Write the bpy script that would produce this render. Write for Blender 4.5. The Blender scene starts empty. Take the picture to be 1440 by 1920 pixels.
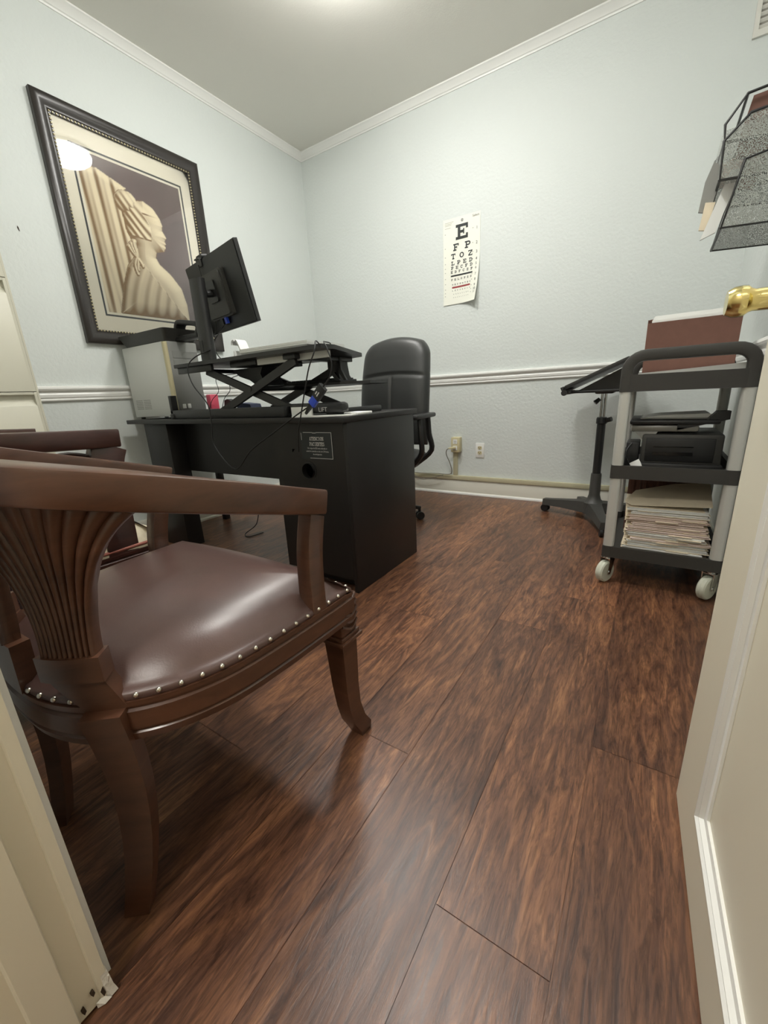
import bpy, bmesh, math, random
from mathutils import Vector, Matrix, Quaternion
random.seed(7)
sc = bpy.context.scene
COL = sc.collection
PI = math.pi

# ------------------------------------------------------------------ camera
CAM = Vector((2.7087, -3.1082, 0.8330))
YAW, PITCH, ROLL, FPX = -0.5835, 0.2833, -0.0502, 757.3
def make_camera():
    cy, sy, cp, sp = math.cos(YAW), math.sin(YAW), math.cos(PITCH), math.sin(PITCH)
    fw = Vector((sy*cp, cy*cp, -sp)); rt = Vector((cy, -sy, 0)); up = rt.cross(fw)
    c, s = math.cos(ROLL), math.sin(ROLL)
    r2, u2 = c*rt + s*up, -s*rt + c*up
    m = Matrix((r2, u2, -fw)).transposed().to_4x4()
    cam = bpy.data.cameras.new('camera')
    cam.sensor_fit = 'HORIZONTAL'; cam.sensor_width = 36.0
    cam.lens = FPX/1440.0*36.0
    cam.clip_start = 0.01; cam.clip_end = 60
    o = bpy.data.objects.new('camera', cam); COL.objects.link(o)
    o.matrix_world = Matrix.Translation(CAM) @ m
    sc.camera = o
make_camera()

# ------------------------------------------------------------------ world, exposure
w = bpy.data.worlds.new('world'); sc.world = w; w.use_nodes = True
bg = w.node_tree.nodes['Background']
bg.inputs[0].default_value = (0.95, 0.97, 1.0, 1); bg.inputs[1].default_value = 0.30
sc.view_settings.view_transform = 'Standard'; sc.view_settings.look = 'None'
sc.view_settings.gamma = 1.0; sc.view_settings.use_curve_mapping = False
sc.view_settings.exposure = 0.38
LAMPS_XY = ((1.36, -1.20), (2.05, -1.95))
LAMP_STRENGTH = 64.0
HALL_STRENGTH = 48.0

# ------------------------------------------------------------------ materials
def lin(c): return tuple(((x/12.92) if x <= 0.04045 else ((x+0.055)/1.055)**2.4) for x in c)
def rgb(r, g, b): return lin((r/255, g/255, b/255)) + (1.0,)
def mat(name, col, rough=0.5, metal=0.0, bump=None, vary=None, spec=0.5, coat=0.0, emit=None):
    m = bpy.data.materials.new(name); m.use_nodes = True
    nt = m.node_tree; b = nt.nodes['Principled BSDF']
    b.inputs['Base Color'].default_value = col; b.inputs['Roughness'].default_value = rough
    b.inputs['Metallic'].default_value = metal; b.inputs['Specular IOR Level'].default_value = spec
    b.inputs['Coat Weight'].default_value = coat; b.inputs['Coat Roughness'].default_value = 0.15
    tc = nt.nodes.new('ShaderNodeTexCoord')
    if vary:
        sx, sy, sz, amt = vary
        mp = nt.nodes.new('ShaderNodeMapping'); mp.inputs['Scale'].default_value = (sx, sy, sz)
        nz = nt.nodes.new('ShaderNodeTexNoise'); nz.inputs['Scale'].default_value = 1.0
        nz.inputs['Detail'].default_value = 6; nz.inputs['Roughness'].default_value = 0.6
        nz.inputs['Distortion'].default_value = 0.4
        nt.links.new(tc.outputs['Object'], mp.inputs[0]); nt.links.new(mp.outputs[0], nz.inputs['Vector'])
        cr = nt.nodes.new('ShaderNodeValToRGB')
        cr.color_ramp.elements[0].position = 0.3; cr.color_ramp.elements[1].position = 0.7
        cr.color_ramp.elements[0].color = tuple(c*(1-amt) for c in col[:3]) + (1,)
        cr.color_ramp.elements[1].color = tuple(min(1, c*(1+amt)) for c in col[:3]) + (1,)
        nt.links.new(nz.outputs['Fac'], cr.inputs[0]); nt.links.new(cr.outputs[0], b.inputs['Base Color'])
    if bump:
        sc_, st, dist = bump
        nz = nt.nodes.new('ShaderNodeTexNoise'); nz.inputs['Scale'].default_value = sc_
        nz.inputs['Detail'].default_value = 4
        bp = nt.nodes.new('ShaderNodeBump'); bp.inputs['Strength'].default_value = st; bp.inputs['Distance'].default_value = dist
        nt.links.new(tc.outputs['Object'], nz.inputs['Vector'])
        nt.links.new(nz.outputs['Fac'], bp.inputs['Height']); nt.links.new(bp.outputs[0], b.inputs['Normal'])
    if emit:
        b.inputs['Emission Color'].default_value = emit[0]; b.inputs['Emission Strength'].default_value = emit[1]
    return m

M = {}
M['wall'] = mat('wall_paint', rgb(216, 221, 218), 0.55, bump=(55, 0.35, 0.006), spec=0.35)
M['hallwall'] = mat('hall_paint', rgb(225, 220, 205), 0.6, bump=(60, 0.2, 0.003))
M['ceil'] = mat('ceiling_paint', rgb(232, 230, 222), 0.8, bump=(120, 0.15, 0.003))
M['trim'] = mat('white_trim', rgb(238, 238, 234), 0.35)
M['base'] = mat('baseboard_paint', rgb(222, 220, 208), 0.4)
M['cream'] = mat('cream_door_paint', rgb(232, 226, 206), 0.4, bump=(40, 0.05, 0.002))
M['dirt'] = mat('dark_scuff', rgb(60, 45, 32), 0.8)
M['chipped'] = mat('chipped_wood', rgb(226, 222, 212), 0.8, bump=(200, 0.5, 0.003))
M['wood'] = mat('mahogany', rgb(82, 53, 38), 0.33, vary=(9, 9, 40, 0.30), coat=0.25)
M['wood_dark'] = mat('dark_mahogany', rgb(62, 34, 28), 0.35, vary=(9, 9, 40, 0.30), coat=0.25)
M['leather'] = mat('brown_leather', rgb(84, 62, 57), 0.34, bump=(350, 0.12, 0.001), vary=(12, 12, 12, 0.12), spec=0.6)
M['creamfab'] = mat('cream_fabric', rgb(228, 216, 190), 0.85, bump=(25, 0.5, 0.01))
M['piping'] = mat('russet_piping', rgb(150, 88, 74), 0.7)
M['nail'] = mat('nickel_nail', rgb(205, 200, 188), 0.25, 1.0)
M['desk'] = mat('black_laminate', rgb(30, 28, 27), 0.42, bump=(300, 0.06, 0.001), spec=0.45)
M['black'] = mat('black_plastic', rgb(30, 30, 30), 0.45)
M['blackm'] = mat('black_powder_metal', rgb(34, 34, 34), 0.38, spec=0.5)
M['grayb'] = mat('charcoal_plastic', rgb(62, 61, 58), 0.5)
M['cartblack'] = mat('cart_plastic', rgb(52, 50, 46), 0.6, bump=(250, 0.15, 0.001))
M['alu'] = mat('satin_aluminium', rgb(200, 200, 194), 0.42, 0.35)
M['chrome'] = mat('chrome', rgb(215, 215, 212), 0.12, 1.0)
M['brass'] = mat('polished_brass', rgb(232, 216, 150), 0.16, 1.0)
M['brassdark'] = mat('worn_brass', rgb(96, 72, 40), 0.3, 0.8)
M['silver'] = mat('silver_plastic', rgb(216, 217, 213), 0.35, 0.05)
M['whitep'] = mat('white_plastic', rgb(236, 236, 232), 0.35)
M['beigep'] = mat('aged_beige_plastic', rgb(206, 196, 158), 0.45)
M['race'] = mat('tan_raceway', rgb(196, 190, 160), 0.45)
M['cab'] = mat('putty_enamel', rgb(206, 203, 186), 0.42)
M['bezel'] = mat('gray_bezel', rgb(150, 150, 146), 0.4, 0.3)
M['paper'] = mat('white_paper', rgb(240, 240, 236), 0.8)
M['paper2'] = mat('chart_paper', rgb(238, 238, 226), 0.6)
M['manila'] = mat('manila_card', rgb(232, 218, 192), 0.75, vary=(20, 20, 20, 0.06))
M['pinkish'] = mat('pink_paper', rgb(232, 214, 204), 0.8)
M['redbrown'] = mat('redrope_card', rgb(108, 74, 62), 0.75, vary=(30, 30, 30, 0.07))
M['ink'] = mat('black_ink', rgb(38, 42, 42), 0.6)
M['redink'] = mat('red_ink', rgb(150, 60, 62), 0.6)
M['grayink'] = mat('grey_ink', rgb(170, 170, 160), 0.6)
M['whiteink'] = mat('white_ink', rgb(215, 213, 208), 0.6)
M['blue'] = mat('blue_connector', rgb(40, 72, 190), 0.4)
M['pink'] = mat('pink_plastic', rgb(205, 80, 100), 0.5)
M['cord'] = mat('black_cord', rgb(28, 28, 28), 0.5)
M['graycord'] = mat('grey_cord', rgb(120, 116, 104), 0.5)
M['wheel'] = mat('grey_rubber', rgb(196, 198, 182), 0.55)
M['offleather'] = mat('black_leather', rgb(44, 45, 44), 0.42, bump=(400, 0.1, 0.001), spec=0.55)
M['frame'] = mat('ebony_frame', rgb(44, 40, 37), 0.32, bump=(60, 0.08, 0.002), spec=0.5)
M['mat'] = mat('mat_board', rgb(238, 232, 212), 0.8)
M['bead'] = mat('gold_bead', rgb(226, 214, 178), 0.3, 0.8)
M['smudge'] = mat('wall_smudge', rgb(150, 146, 138), 0.8)
M['ventwhite'] = mat('vent_white', rgb(226, 224, 216), 0.4)
M['screen'] = mat('dark_screen', rgb(14, 14, 16), 0.15)
M['diffuser'] = mat('lamp_diffuser', (1, 1, 1, 1), 0.5, emit=((1.0, 0.985, 0.945, 1), LAMP_STRENGTH))
M['halldiff'] = mat('hall_diffuser', (1, 1, 1, 1), 0.5, emit=((1.0, 0.955, 0.885, 1), HALL_STRENGTH))

def glass_mat():
    m = bpy.data.materials.new('picture_glass'); m.use_nodes = True
    nt = m.node_tree; nt.nodes.clear()
    out = nt.nodes.new('ShaderNodeOutputMaterial'); mix = nt.nodes.new('ShaderNodeMixShader')
    fr = nt.nodes.new('ShaderNodeFresnel'); fr.inputs[0].default_value = 1.5
    tr = nt.nodes.new('ShaderNodeBsdfTransparent'); gl = nt.nodes.new('ShaderNodeBsdfGlossy'); gl.inputs['Roughness'].default_value = 0.02
    nt.links.new(fr.outputs[0], mix.inputs[0]); nt.links.new(tr.outputs[0], mix.inputs[1]); nt.links.new(gl.outputs[0], mix.inputs[2])
    nt.links.new(mix.outputs[0], out.inputs[0]); return m
M['glass'] = glass_mat()
def mesh_mat():
    # woven steel mesh: real holes between fine wires
    m = bpy.data.materials.new('wire_mesh'); m.use_nodes = True
    nt = m.node_tree; b = nt.nodes['Principled BSDF']; out = nt.nodes['Material Output']
    b.inputs['Base Color'].default_value = rgb(165, 168, 162); b.inputs['Roughness'].default_value = 0.4; b.inputs['Metallic'].default_value = 0.3
    tc = nt.nodes.new('ShaderNodeTexCoord'); vo = nt.nodes.new('ShaderNodeTexVoronoi'); vo.inputs['Scale'].default_value = 420
    lt = nt.nodes.new('ShaderNodeMath'); lt.operation = 'LESS_THAN'; lt.inputs[1].default_value = 0.47
    tr = nt.nodes.new('ShaderNodeBsdfTransparent'); mix = nt.nodes.new('ShaderNodeMixShader')
    nt.links.new(tc.outputs['Object'], vo.inputs['Vector']); nt.links.new(vo.outputs['Distance'], lt.inputs[0])
    nt.links.new(lt.outputs[0], mix.inputs[0]); nt.links.new(b.outputs[0], mix.inputs[1]); nt.links.new(tr.outputs[0], mix.inputs[2])
    nt.links.new(mix.outputs[0], out.inputs[0]); return m
M['mesh'] = mesh_mat()
def floor_mat():
    m = bpy.data.materials.new('wood_planks'); m.use_nodes = True
    nt = m.node_tree; b = nt.nodes['Principled BSDF']; L = nt.links.new; N = nt.nodes.new
    tc = N('ShaderNodeTexCoord'); at = N('ShaderNodeAttribute'); at.attribute_name = 'plank'
    sep = N('ShaderNodeSeparateColor'); L(at.outputs['Color'], sep.inputs[0])
    mul = N('ShaderNodeVectorMath'); mul.operation = 'SCALE'; mul.inputs['Scale'].default_value = 9.0
    L(at.outputs['Color'], mul.inputs[0])
    add = N('ShaderNodeVectorMath'); add.operation = 'ADD'
    L(tc.outputs['Object'], add.inputs[0]); L(mul.outputs[0], add.inputs[1])
    def noise(scale, detail, rough, dist):
        mp = N('ShaderNodeMapping'); mp.inputs['Scale'].default_value = scale
        nz = N('ShaderNodeTexNoise'); nz.inputs['Scale'].default_value = 1; nz.inputs['Detail'].default_value = detail
        nz.inputs['Roughness'].default_value = rough; nz.inputs['Distortion'].default_value = dist
        L(add.outputs[0], mp.inputs[0]); L(mp.outputs[0], nz.inputs['Vector']); return nz
    n1 = noise((24, 3.6, 1), 7, 0.66, 2.2)     # streaks
    n2 = noise((95, 11.0, 1), 4, 0.65, 1.8)    # fine grain
    n3 = noise((5, 1.6, 1), 3, 0.5, 0.8)        # broad patches
    cr = N('ShaderNodeValToRGB'); e = cr.color_ramp.elements
    e[0].position = 0.30; e[0].color = rgb(72, 50, 40); e[1].position = 0.74; e[1].color = rgb(160, 118, 86)
    x = e.new(0.44); x.color = rgb(103, 72, 56); x = e.new(0.58); x.color = rgb(128, 91, 67)
    L(n1.outputs['Fac'], cr.inputs[0])
    cr2 = N('ShaderNodeValToRGB'); e = cr2.color_ramp.elements
    e[0].position = 0.38; e[0].color = (0.36, 0.33, 0.32, 1); e[1].position = 0.56; e[1].color = (1.1, 1.08, 1.05, 1)
    L(n2.outputs['Fac'], cr2.inputs[0])
    cr3 = N('ShaderNodeValToRGB'); e = cr3.color_ramp.elements
    e[0].position = 0.33; e[0].color = (0.62, 0.58, 0.60, 1); e[1].position = 0.68; e[1].color = (1.25, 1.16, 1.05, 1)
    L(n3.outputs['Fac'], cr3.inputs[0])
    m1 = N('ShaderNodeMix'); m1.data_type = 'RGBA'; m1.blend_type = 'MULTIPLY'; m1.inputs[0].default_value = 0.62
    L(cr.outputs[0], m1.inputs[6]); L(cr2.outputs[0], m1.inputs[7])
    m2 = N('ShaderNodeMix'); m2.data_type = 'RGBA'; m2.blend_type = 'MULTIPLY'; m2.inputs[0].default_value = 0.9
    L(m1.outputs[2], m2.inputs[6]); L(cr3.outputs[0], m2.inputs[7])
    # plank to plank tone
    mr = N('ShaderNodeMapRange'); mr.inputs[3].default_value = 0.82; mr.inputs[4].default_value = 1.15
    L(sep.outputs[0], mr.inputs[0])
    m3 = N('ShaderNodeVectorMath'); m3.operation = 'SCALE'
    L(m2.outputs[2], m3.inputs[0]); L(mr.outputs[0], m3.inputs['Scale'])
    L(m3.outputs[0], b.inputs['Base Color'])
    rr = N('ShaderNodeMapRange'); rr.inputs[3].default_value = 0.28; rr.inputs[4].default_value = 0.42
    L(n2.outputs['Fac'], rr.inputs[0]); L(rr.outputs[0], b.inputs['Roughness'])
    bp = N('ShaderNodeBump'); bp.inputs['Strength'].default_value = 0.25; bp.inputs['Distance'].default_value = 0.003
    L(n1.outputs['Fac'], bp.inputs['Height']); L(bp.outputs[0], b.inputs['Normal'])
    b.inputs['Specular IOR Level'].default_value = 0.5
    return m
M['floor'] = floor_mat()
def print_mat():
    m = bpy.data.materials.new('art_print'); m.use_nodes = True
    nt = m.node_tree; b = nt.nodes['Principled BSDF']; b.inputs['Roughness'].default_value = 0.7
    at = nt.nodes.new('ShaderNodeAttribute'); at.attribute_name = 'ink'
    nt.links.new(at.outputs['Color'], b.inputs['Base Color']); return m
M['print'] = print_mat()

# ------------------------------------------------------------------ mesh helpers
ORG = {}
def V(*a): return Vector(a)
def spline(pts, n=8, closed=False):
    P = [Vector(p) for p in pts]; out = []; N_ = len(P)
    segs = N_ if closed else N_-1
    for i in range(segs):
        if closed: a, b, c, d = P[(i-1) % N_], P[i], P[(i+1) % N_], P[(i+2) % N_]
        else: a, b, c, d = P[max(i-1, 0)], P[i], P[i+1], P[min(i+2, N_-1)]
        for k in range(n):
            t = k/n
            out.append(0.5*((2*b)+(c-a)*t+(2*a-5*b+4*c-d)*t*t+(3*b-a-3*c+d)*t**3))
    if not closed: out.append(P[-1].copy())
    return out
def rrect(x0, y0, x1, y1, r, n=5):
    out = []
    for cx, cy, a0 in ((x1-r, y1-r, 0), (x0+r, y1-r, PI/2), (x0+r, y0+r, PI), (x1-r, y0+r, 1.5*PI)):
        for i in range(n+1):
            a = a0+PI/2*i/n; out.append((cx+r*math.cos(a), cy+r*math.sin(a)))
    return out

class MB:
    def __init__(s): s.bm = bmesh.new()
    def box(s, x0, x1, y0, y1, z0, z1, bev=0.0, mtx=None, seg=2):
        r = bmesh.ops.create_cube(s.bm, size=1.0)
        vs = r['verts']
        for v in vs:
            v.co = Vector((x0+(v.co.x+.5)*(x1-x0), y0+(v.co.y+.5)*(y1-y0), z0+(v.co.z+.5)*(z1-z0)))
        if bev > 0:
            es = list({e for v in vs for e in v.link_edges})
            rr = bmesh.ops.bevel(s.bm, geom=es, offset=bev, segments=seg, affect='EDGES', profile=0.5)
            vs = list({v for f in rr['faces'] for v in f.verts} | {v for v in vs if v.is_valid})
        if mtx is not None:
            for v in vs: v.co = mtx @ v.co
        return s
    def prism(s, poly, fn, d0, d1):
        """closed polygon (2-D) extruded between d0 and d1; fn(u, v, d) -> point"""
        a = [s.bm.verts.new(fn(u, v, d0)) for u, v in poly]; b = [s.bm.verts.new(fn(u, v, d1)) for u, v in poly]
        n = len(poly)
        s.bm.faces.new(a[::-1]); s.bm.faces.new(b)
        for i in range(n): s.bm.faces.new((a[i], a[(i+1) % n], b[(i+1) % n], b[i]))
        return s
    def ring(s, outer, inner, z0, z1):
        n = len(outer); A = []
        for poly, z in ((outer, z0), (outer, z1), (inner, z1), (inner, z0)):
            A.append([s.bm.verts.new((x, y, z)) for x, y in poly])
        for k in range(4):
            p, q = A[k], A[(k+1) % 4]
            for i in range(n): s.bm.faces.new((p[i], p[(i+1) % n], q[(i+1) % n], q[i]))
        return s
    def sweep(s, path, prof, closed=False, up=Vector((0, 0, 1)), cap=True, scale=None):
        """profile (a, b) swept along path: a goes sideways, b goes along up"""
        P = [Vector(p) for p in path]; n = len(P); m = len(prof); rings = []
        for i in range(n):
            if closed: t = P[(i+1) % n]-P[i-1]
            else: t = P[min(i+1, n-1)]-P[max(i-1, 0)]
            t.normalize(); side = t.cross(up)
            if side.length < 1e-5: side = t.cross(Vector((0, 1, 0)))
            side.normalize(); u2 = side.cross(t).normalized()
            k = 1.0
            if not closed and 0 < i < n-1:
                t1 = (P[i]-P[i-1]).normalized(); t2 = (P[i+1]-P[i]).normalized()
                c = max(0.35, math.sqrt(max(0, (1+t1.dot(t2))/2))); k = 1.0/c if c < 0.97 else 1.0
            sa = scale(i/(n-1 if n > 1 else 1)) if scale else 1.0
            rings.append([s.bm.verts.new(P[i]+side*(a*k*sa)+u2*(b*sa)) for a, b in prof])
        for i in range(n if closed else n-1):
            p, q = rings[i], rings[(i+1) % n]
            for j in range(m): s.bm.faces.new((p[j], p[(j+1) % m], q[(j+1) % m], q[j]))
        if cap and not closed:
            s.bm.faces.new(rings[0][::-1]); s.bm.faces.new(rings[-1])
        return s
    def tube(s, path, r, n=8, closed=False, smooth=0):
        if smooth: path = spline(path, smooth, closed)
        prof = [(r*math.cos(2*PI*i/n), r*math.sin(2*PI*i/n)) for i in range(n)]
        P = [Vector(p) for p in path]
        # parallel transport frame
        rings = []; t0 = (P[1]-P[0]).normalized()
        nrm = t0.orthogonal().normalized(); prev = t0
        for i in range(len(P)):
            if closed: t = (P[(i+1) % len(P)]-P[i-1]).normalized()
            else: t = (P[min(i+1, len(P)-1)]-P[max(i-1, 0)]).normalized()
            nrm = prev.rotation_difference(t) @ nrm; prev = t
            bn = t.cross(nrm)
            rings.append([s.bm.verts.new(P[i]+nrm*a+bn*b) for a, b in prof])
        k = len(rings)
        for i in range(k if closed else k-1):
            p, q = rings[i], rings[(i+1) % k]
            for j in range(n): s.bm.faces.new((p[j], p[(j+1) % n], q[(j+1) % n], q[j]))
        if not closed:
            s.bm.faces.new(rings[0][::-1]); s.bm.faces.new(rings[-1])
        return s
    def cyl(s, p0, p1, r0, r1=None, n=20):
        return s.lathe([(r0, 0), (r0 if r1 is None else r1, (Vector(p1)-Vector(p0)).length)], p0, p1, n)
    def lathe(s, prof, p0, p1, n=24):
        """profile (r, h) turned about the axis p0 -> p1"""
        p0 = Vector(p0); ax = (Vector(p1)-p0).normalized(); a = ax.orthogonal().normalized(); b = ax.cross(a)
        rings = []
        for r, h in prof:
            rings.append([s.bm.verts.new(p0+ax*h+(a*math.cos(2*PI*i/n)+b*math.sin(2*PI*i/n))*max(r, 1e-5)) for i in range(n)])
        for i in range(len(rings)-1):
            p, q = rings[i], rings[i+1]
            for j in range(n): s.bm.faces.new((p[j], p[(j+1) % n], q[(j+1) % n], q[j]))
        s.bm.faces.new(rings[0][::-1]); s.bm.faces.new(rings[-1])
        return s
    def ball(s, c, r, sub=2, sx=1, sy=1, sz=1):
        rr = bmesh.ops.create_icosphere(s.bm, subdivisions=sub, radius=r)
        for v in rr['verts']: v.co = Vector((v.co.x*sx, v.co.y*sy, v.co.z*sz))+Vector(c)
        return s
    def poly(s, pts):
        s.bm.faces.new([s.bm.verts.new(p) for p in pts]); return s
    def grid(s, fn, nu, nv, thick=None):
        """fn(u, v) -> point; optional thickness vector function gives a closed slab"""
        A = [[s.bm.verts.new(fn(i/nu, j/nv)) for j in range(nv+1)] for i in range(nu+1)]
        for i in range(nu):
            for j in range(nv): s.bm.faces.new((A[i][j], A[i+1][j], A[i+1][j+1], A[i][j+1]))
        if thick:
            B = [[s.bm.verts.new(Vector(fn(i/nu, j/nv))+Vector(thick(i/nu, j/nv))) for j in range(nv+1)] for i in range(nu+1)]
            for i in range(nu):
                for j in range(nv): s.bm.faces.new((B[i][j], B[i][j+1], B[i+1][j+1], B[i+1][j]))
            for i in range(nu):
                s.bm.faces.new((A[i][0], B[i][0], B[i+1][0], A[i+1][0])); s.bm.faces.new((A[i][nv], A[i+1][nv], B[i+1][nv], B[i][nv]))
            for j in range(nv):
                s.bm.faces.new((A[0][j], A[0][j+1], B[0][j+1], B[0][j])); s.bm.faces.new((A[nu][j], B[nu][j], B[nu][j+1], A[nu][j+1]))
        return s
    def xform(s, m):
        bmesh.ops.transform(s.bm, matrix=m, verts=s.bm.verts); return s
    def build(s, name, material, parent=None, local=False, angle=35, label=None):
        bmesh.ops.recalc_face_normals(s.bm, faces=s.bm.faces)
        me = bpy.data.meshes.new(name); s.bm.to_mesh(me); s.bm.free()
        if parent is not None and not local:
            me.transform(Matrix.Translation(-ORG[parent.name]))
        me.materials.append(M[material] if isinstance(material, str) else material)
        me.polygons.foreach_set('use_smooth', [True]*len(me.polygons))
        me.set_sharp_from_angle(angle=math.radians(angle))
        o = bpy.data.objects.new(name, me); COL.objects.link(o)
        if parent is not None:
            o.parent = parent; ORG[o.name] = ORG[parent.name]
        if label: o['label'] = label
        return o

def thing(name, label, cat, loc=(0, 0, 0), rz=0.0, group=None):
    o = bpy.data.objects.new(name, None); COL.objects.link(o); o.empty_display_size = 0.05
    o.location = loc; o.rotation_euler = (0, 0, rz); o['label'] = label; o['category'] = cat
    if group: o['group'] = group
    ORG[o.name] = Vector(loc); return o
def tag(o, label, cat, group=None):
    o['label'] = label; o['category'] = cat
    if group: o['group'] = group
    return o
def struct(o, label=None):
    o['kind'] = 'structure'
    if label: o['label'] = label
    return o
def dup_tree(o, parent=None):
    c = o.copy(); COL.objects.link(c); c.parent = parent
    for ch in list(o.children): dup_tree(ch, c)
    return c

def text_into(mb, body, size, fn, align='CENTER', sx=1.0):
    """lay the outline of a line of text into mb; fn(u, v) -> point"""
    cu = bpy.data.curves.new('text', 'FONT'); cu.body = body; cu.size = size; cu.align_x = align; cu.resolution_u = 3
    ob = bpy.data.objects.new('text', cu); COL.objects.link(ob)
    dg = bpy.context.evaluated_depsgraph_get()
    me = bpy.data.meshes.new_from_object(ob.evaluated_get(dg))
    vs = [mb.bm.verts.new(fn(v.co.x*sx, v.co.y)) for v in me.vertices]
    for p in me.polygons:
        try: mb.bm.faces.new([vs[i] for i in p.vertices])
        except ValueError: pass
    bpy.data.objects.remove(ob); bpy.data.curves.remove(cu); bpy.data.meshes.remove(me)
# slab-serif capitals on a 5 x 5 grid (optotype letters); t = thin stroke, k = thick stroke
def glyph(ch, k=1.1, t=0.95):
    def arc(cx, cy, rx, ry, a0, a1, kk, tt, n=16):
        P = []
        for i in range(n+1):
            a = math.radians(a0+(a1-a0)*i/n); P.append((cx+rx*math.cos(a), cy+ry*math.sin(a)))
        for i in range(n, -1, -1):
            a = math.radians(a0+(a1-a0)*i/n); P.append((cx+(rx-kk)*math.cos(a), cy+(ry-tt)*math.sin(a)))
        return [[P[i], P[i+1], P[2*n-i], P[2*n+1-i]] for i in range(n)]
    R = lambda a, b, c, d: [(a, b), (c, b), (c, d), (a, d)]
    if ch == 'E': return [R(0, 0, 5, t), R(0, 5-t, 5, 5), R(.8, t, .8+k, 5-t), R(.8+k, 2.05, 3, 2.95), R(4.2, 3.3, 5, 5-t), R(4.2, t, 5, 1.7), R(3, 1.6, 3.5, 3.4)]
    if ch == 'F': return [R(0, 0, 2.9, t), R(0, 5-t, 5, 5), R(.8, t, .8+k, 5-t), R(.8+k, 2.05, 3, 2.95), R(4.2, 3.3, 5, 5-t), R(3, 1.6, 3.5, 3.4)]
    if ch == 'P': return [R(0, 0, 2.9, t), R(0, 5-t, 3.4, 5), R(.8, t, .8+k, 5-t), R(.8+k, 1.9, 3.4, 1.9+t)] + arc(3.4, 3.45, 1.6, 1.55, -90, 90, k, t)
    if ch == 'T': return [R(0, 5-t, 5, 5), R(2.5-k/2, t, 2.5+k/2, 5-t), R(1.2, 0, 3.8, t), R(0, 3.3, .7, 5-t), R(4.3, 3.3, 5, 5-t)]
    if ch == 'O': return arc(2.5, 2.5, 2.5, 2.5, 0, 360, k, t, 28)
    if ch == 'Z': return [R(0.2, 0, 4.8, t), R(0.2, 5-t, 4.8, 5), [(0.2, t), (1.7, t), (4.8, 5-t), (3.3, 5-t)], R(.2, 3.4, .8, 5-t), R(4.2, t, 4.8, 1.6)]
    if ch == 'L': return [R(0, 0, 5, t), R(.8, t, .8+k, 5-t), R(0, 5-t, 2.9, 5), R(4.2, t, 5, 2)]
    if ch == 'D': return [R(0, 0, 2.5, t), R(0, 5-t, 2.5, 5), R(.8, t, .8+k, 5-t)] + arc(2.5, 2.5, 2.5, 2.5, -90, 90, k, t)
    if ch == 'C': return arc(2.6, 2.5, 2.5, 2.5, 38, 322, k, t, 24) + [R(4.2, 3.2, 4.8, 4.9)]
    if ch == 'I': return [R(1.2, 0, 3.8, t), R(1.2, 5-t, 3.8, 5), R(2.5-k/2, t, 2.5+k/2, 5-t)]
    if ch == 'A': return [[(.5, t), (1.1, t), (2.6, 5), (2.1, 5)], [(3.4, t), (3.4+k, t), (2.9, 5), (2.1, 5)], R(1.2, 1.5, 3.7, 1.5+t), R(0, 0, 1.7, t), R(2.9, 0, 5, t)]
    if ch == 'N': return [R(.6, t, 1.1, 5), R(3.9, 0, 4.4, 5-t), [(.4, 5), (1.6, 5), (4.4, 0), (3.4, 0)], R(0, 0, 1.8, t), R(3.2, 5-t, 5, 5), R(0, 5-t, 1.2, 5)]
    if ch == 'S': return arc(2.5, 3.65, 1.9, 1.35, 30, 270, k, t) + arc(2.5, 1.35, 1.9, 1.35, -150, 90, k, t) + [R(3.9, 3.7, 4.3, 4.8), R(.7, .2, 1.1, 1.3)]
    return []
def letters_into(mb, word, x, y, size, gap, fn, k=1.1, t=0.95, wide=1.0):
    """centred word; size = letter height, gap = pitch between letter centres"""
    n = len(word); s = size/5
    for i, ch in enumerate(word):
        cx = x+(i-(n-1)/2)*gap
        for q in glyph(ch, k, t):
            mb.bm.faces.new([mb.bm.verts.new(fn(cx+(a-2.5)*s*wide, y+(b-2.5)*s)) for a, b in q])

# ================================================================== THE SETTING
H = 2.780; XR = 3.031; YF = -3.030; YH = -3.150   # ceiling, right wall, front wall inside / hall side
JL, JR = 2.133, 2.885                            # door opening
def boxobj(name, mt, *b, bev=0.0):
    return MB().box(*b, bev=bev).build(name, mt)
struct(boxobj('wall_left', 'wall', -0.1, 0, YH, 0.1, 0, H))
struct(boxobj('wall_back', 'wall', 0, XR, 0, 0.1, 0, H))
struct(boxobj('wall_right', 'wall', XR, XR+0.1, YH, 0.1, 0, H))
mb = MB(); mb.box(0, JL-0.02, YH, YF, 0, H).box(JR+0.02, XR, YH, YF, 0, H).box(JL-0.02, JR+0.02, YH, YF, 2.07, H)
struct(mb.build('wall_front', 'wall'))
struct(boxobj('ceiling', 'ceil', -0.1, XR+0.1, YH, 0.1, H, H+0.1))
# hallway behind the camera
mb = MB(); mb.box(0.9, 1.0, -4.75, YH, 0, 2.5).box(4.0, 4.1, -4.75, YH, 0, 2.5).box(0.9, 4.1, -4.85, -4.75, 0, 2.5).box(XR+0.1, 4.0, YH, YH+0.1, 0, 2.5)
struct(mb.build('wall_hall', 'hallwall'))
struct(boxobj('ceiling_hall', 'ceil', 0.9, 4.1, -4.85, YH, 2.5, 2.6))

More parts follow.
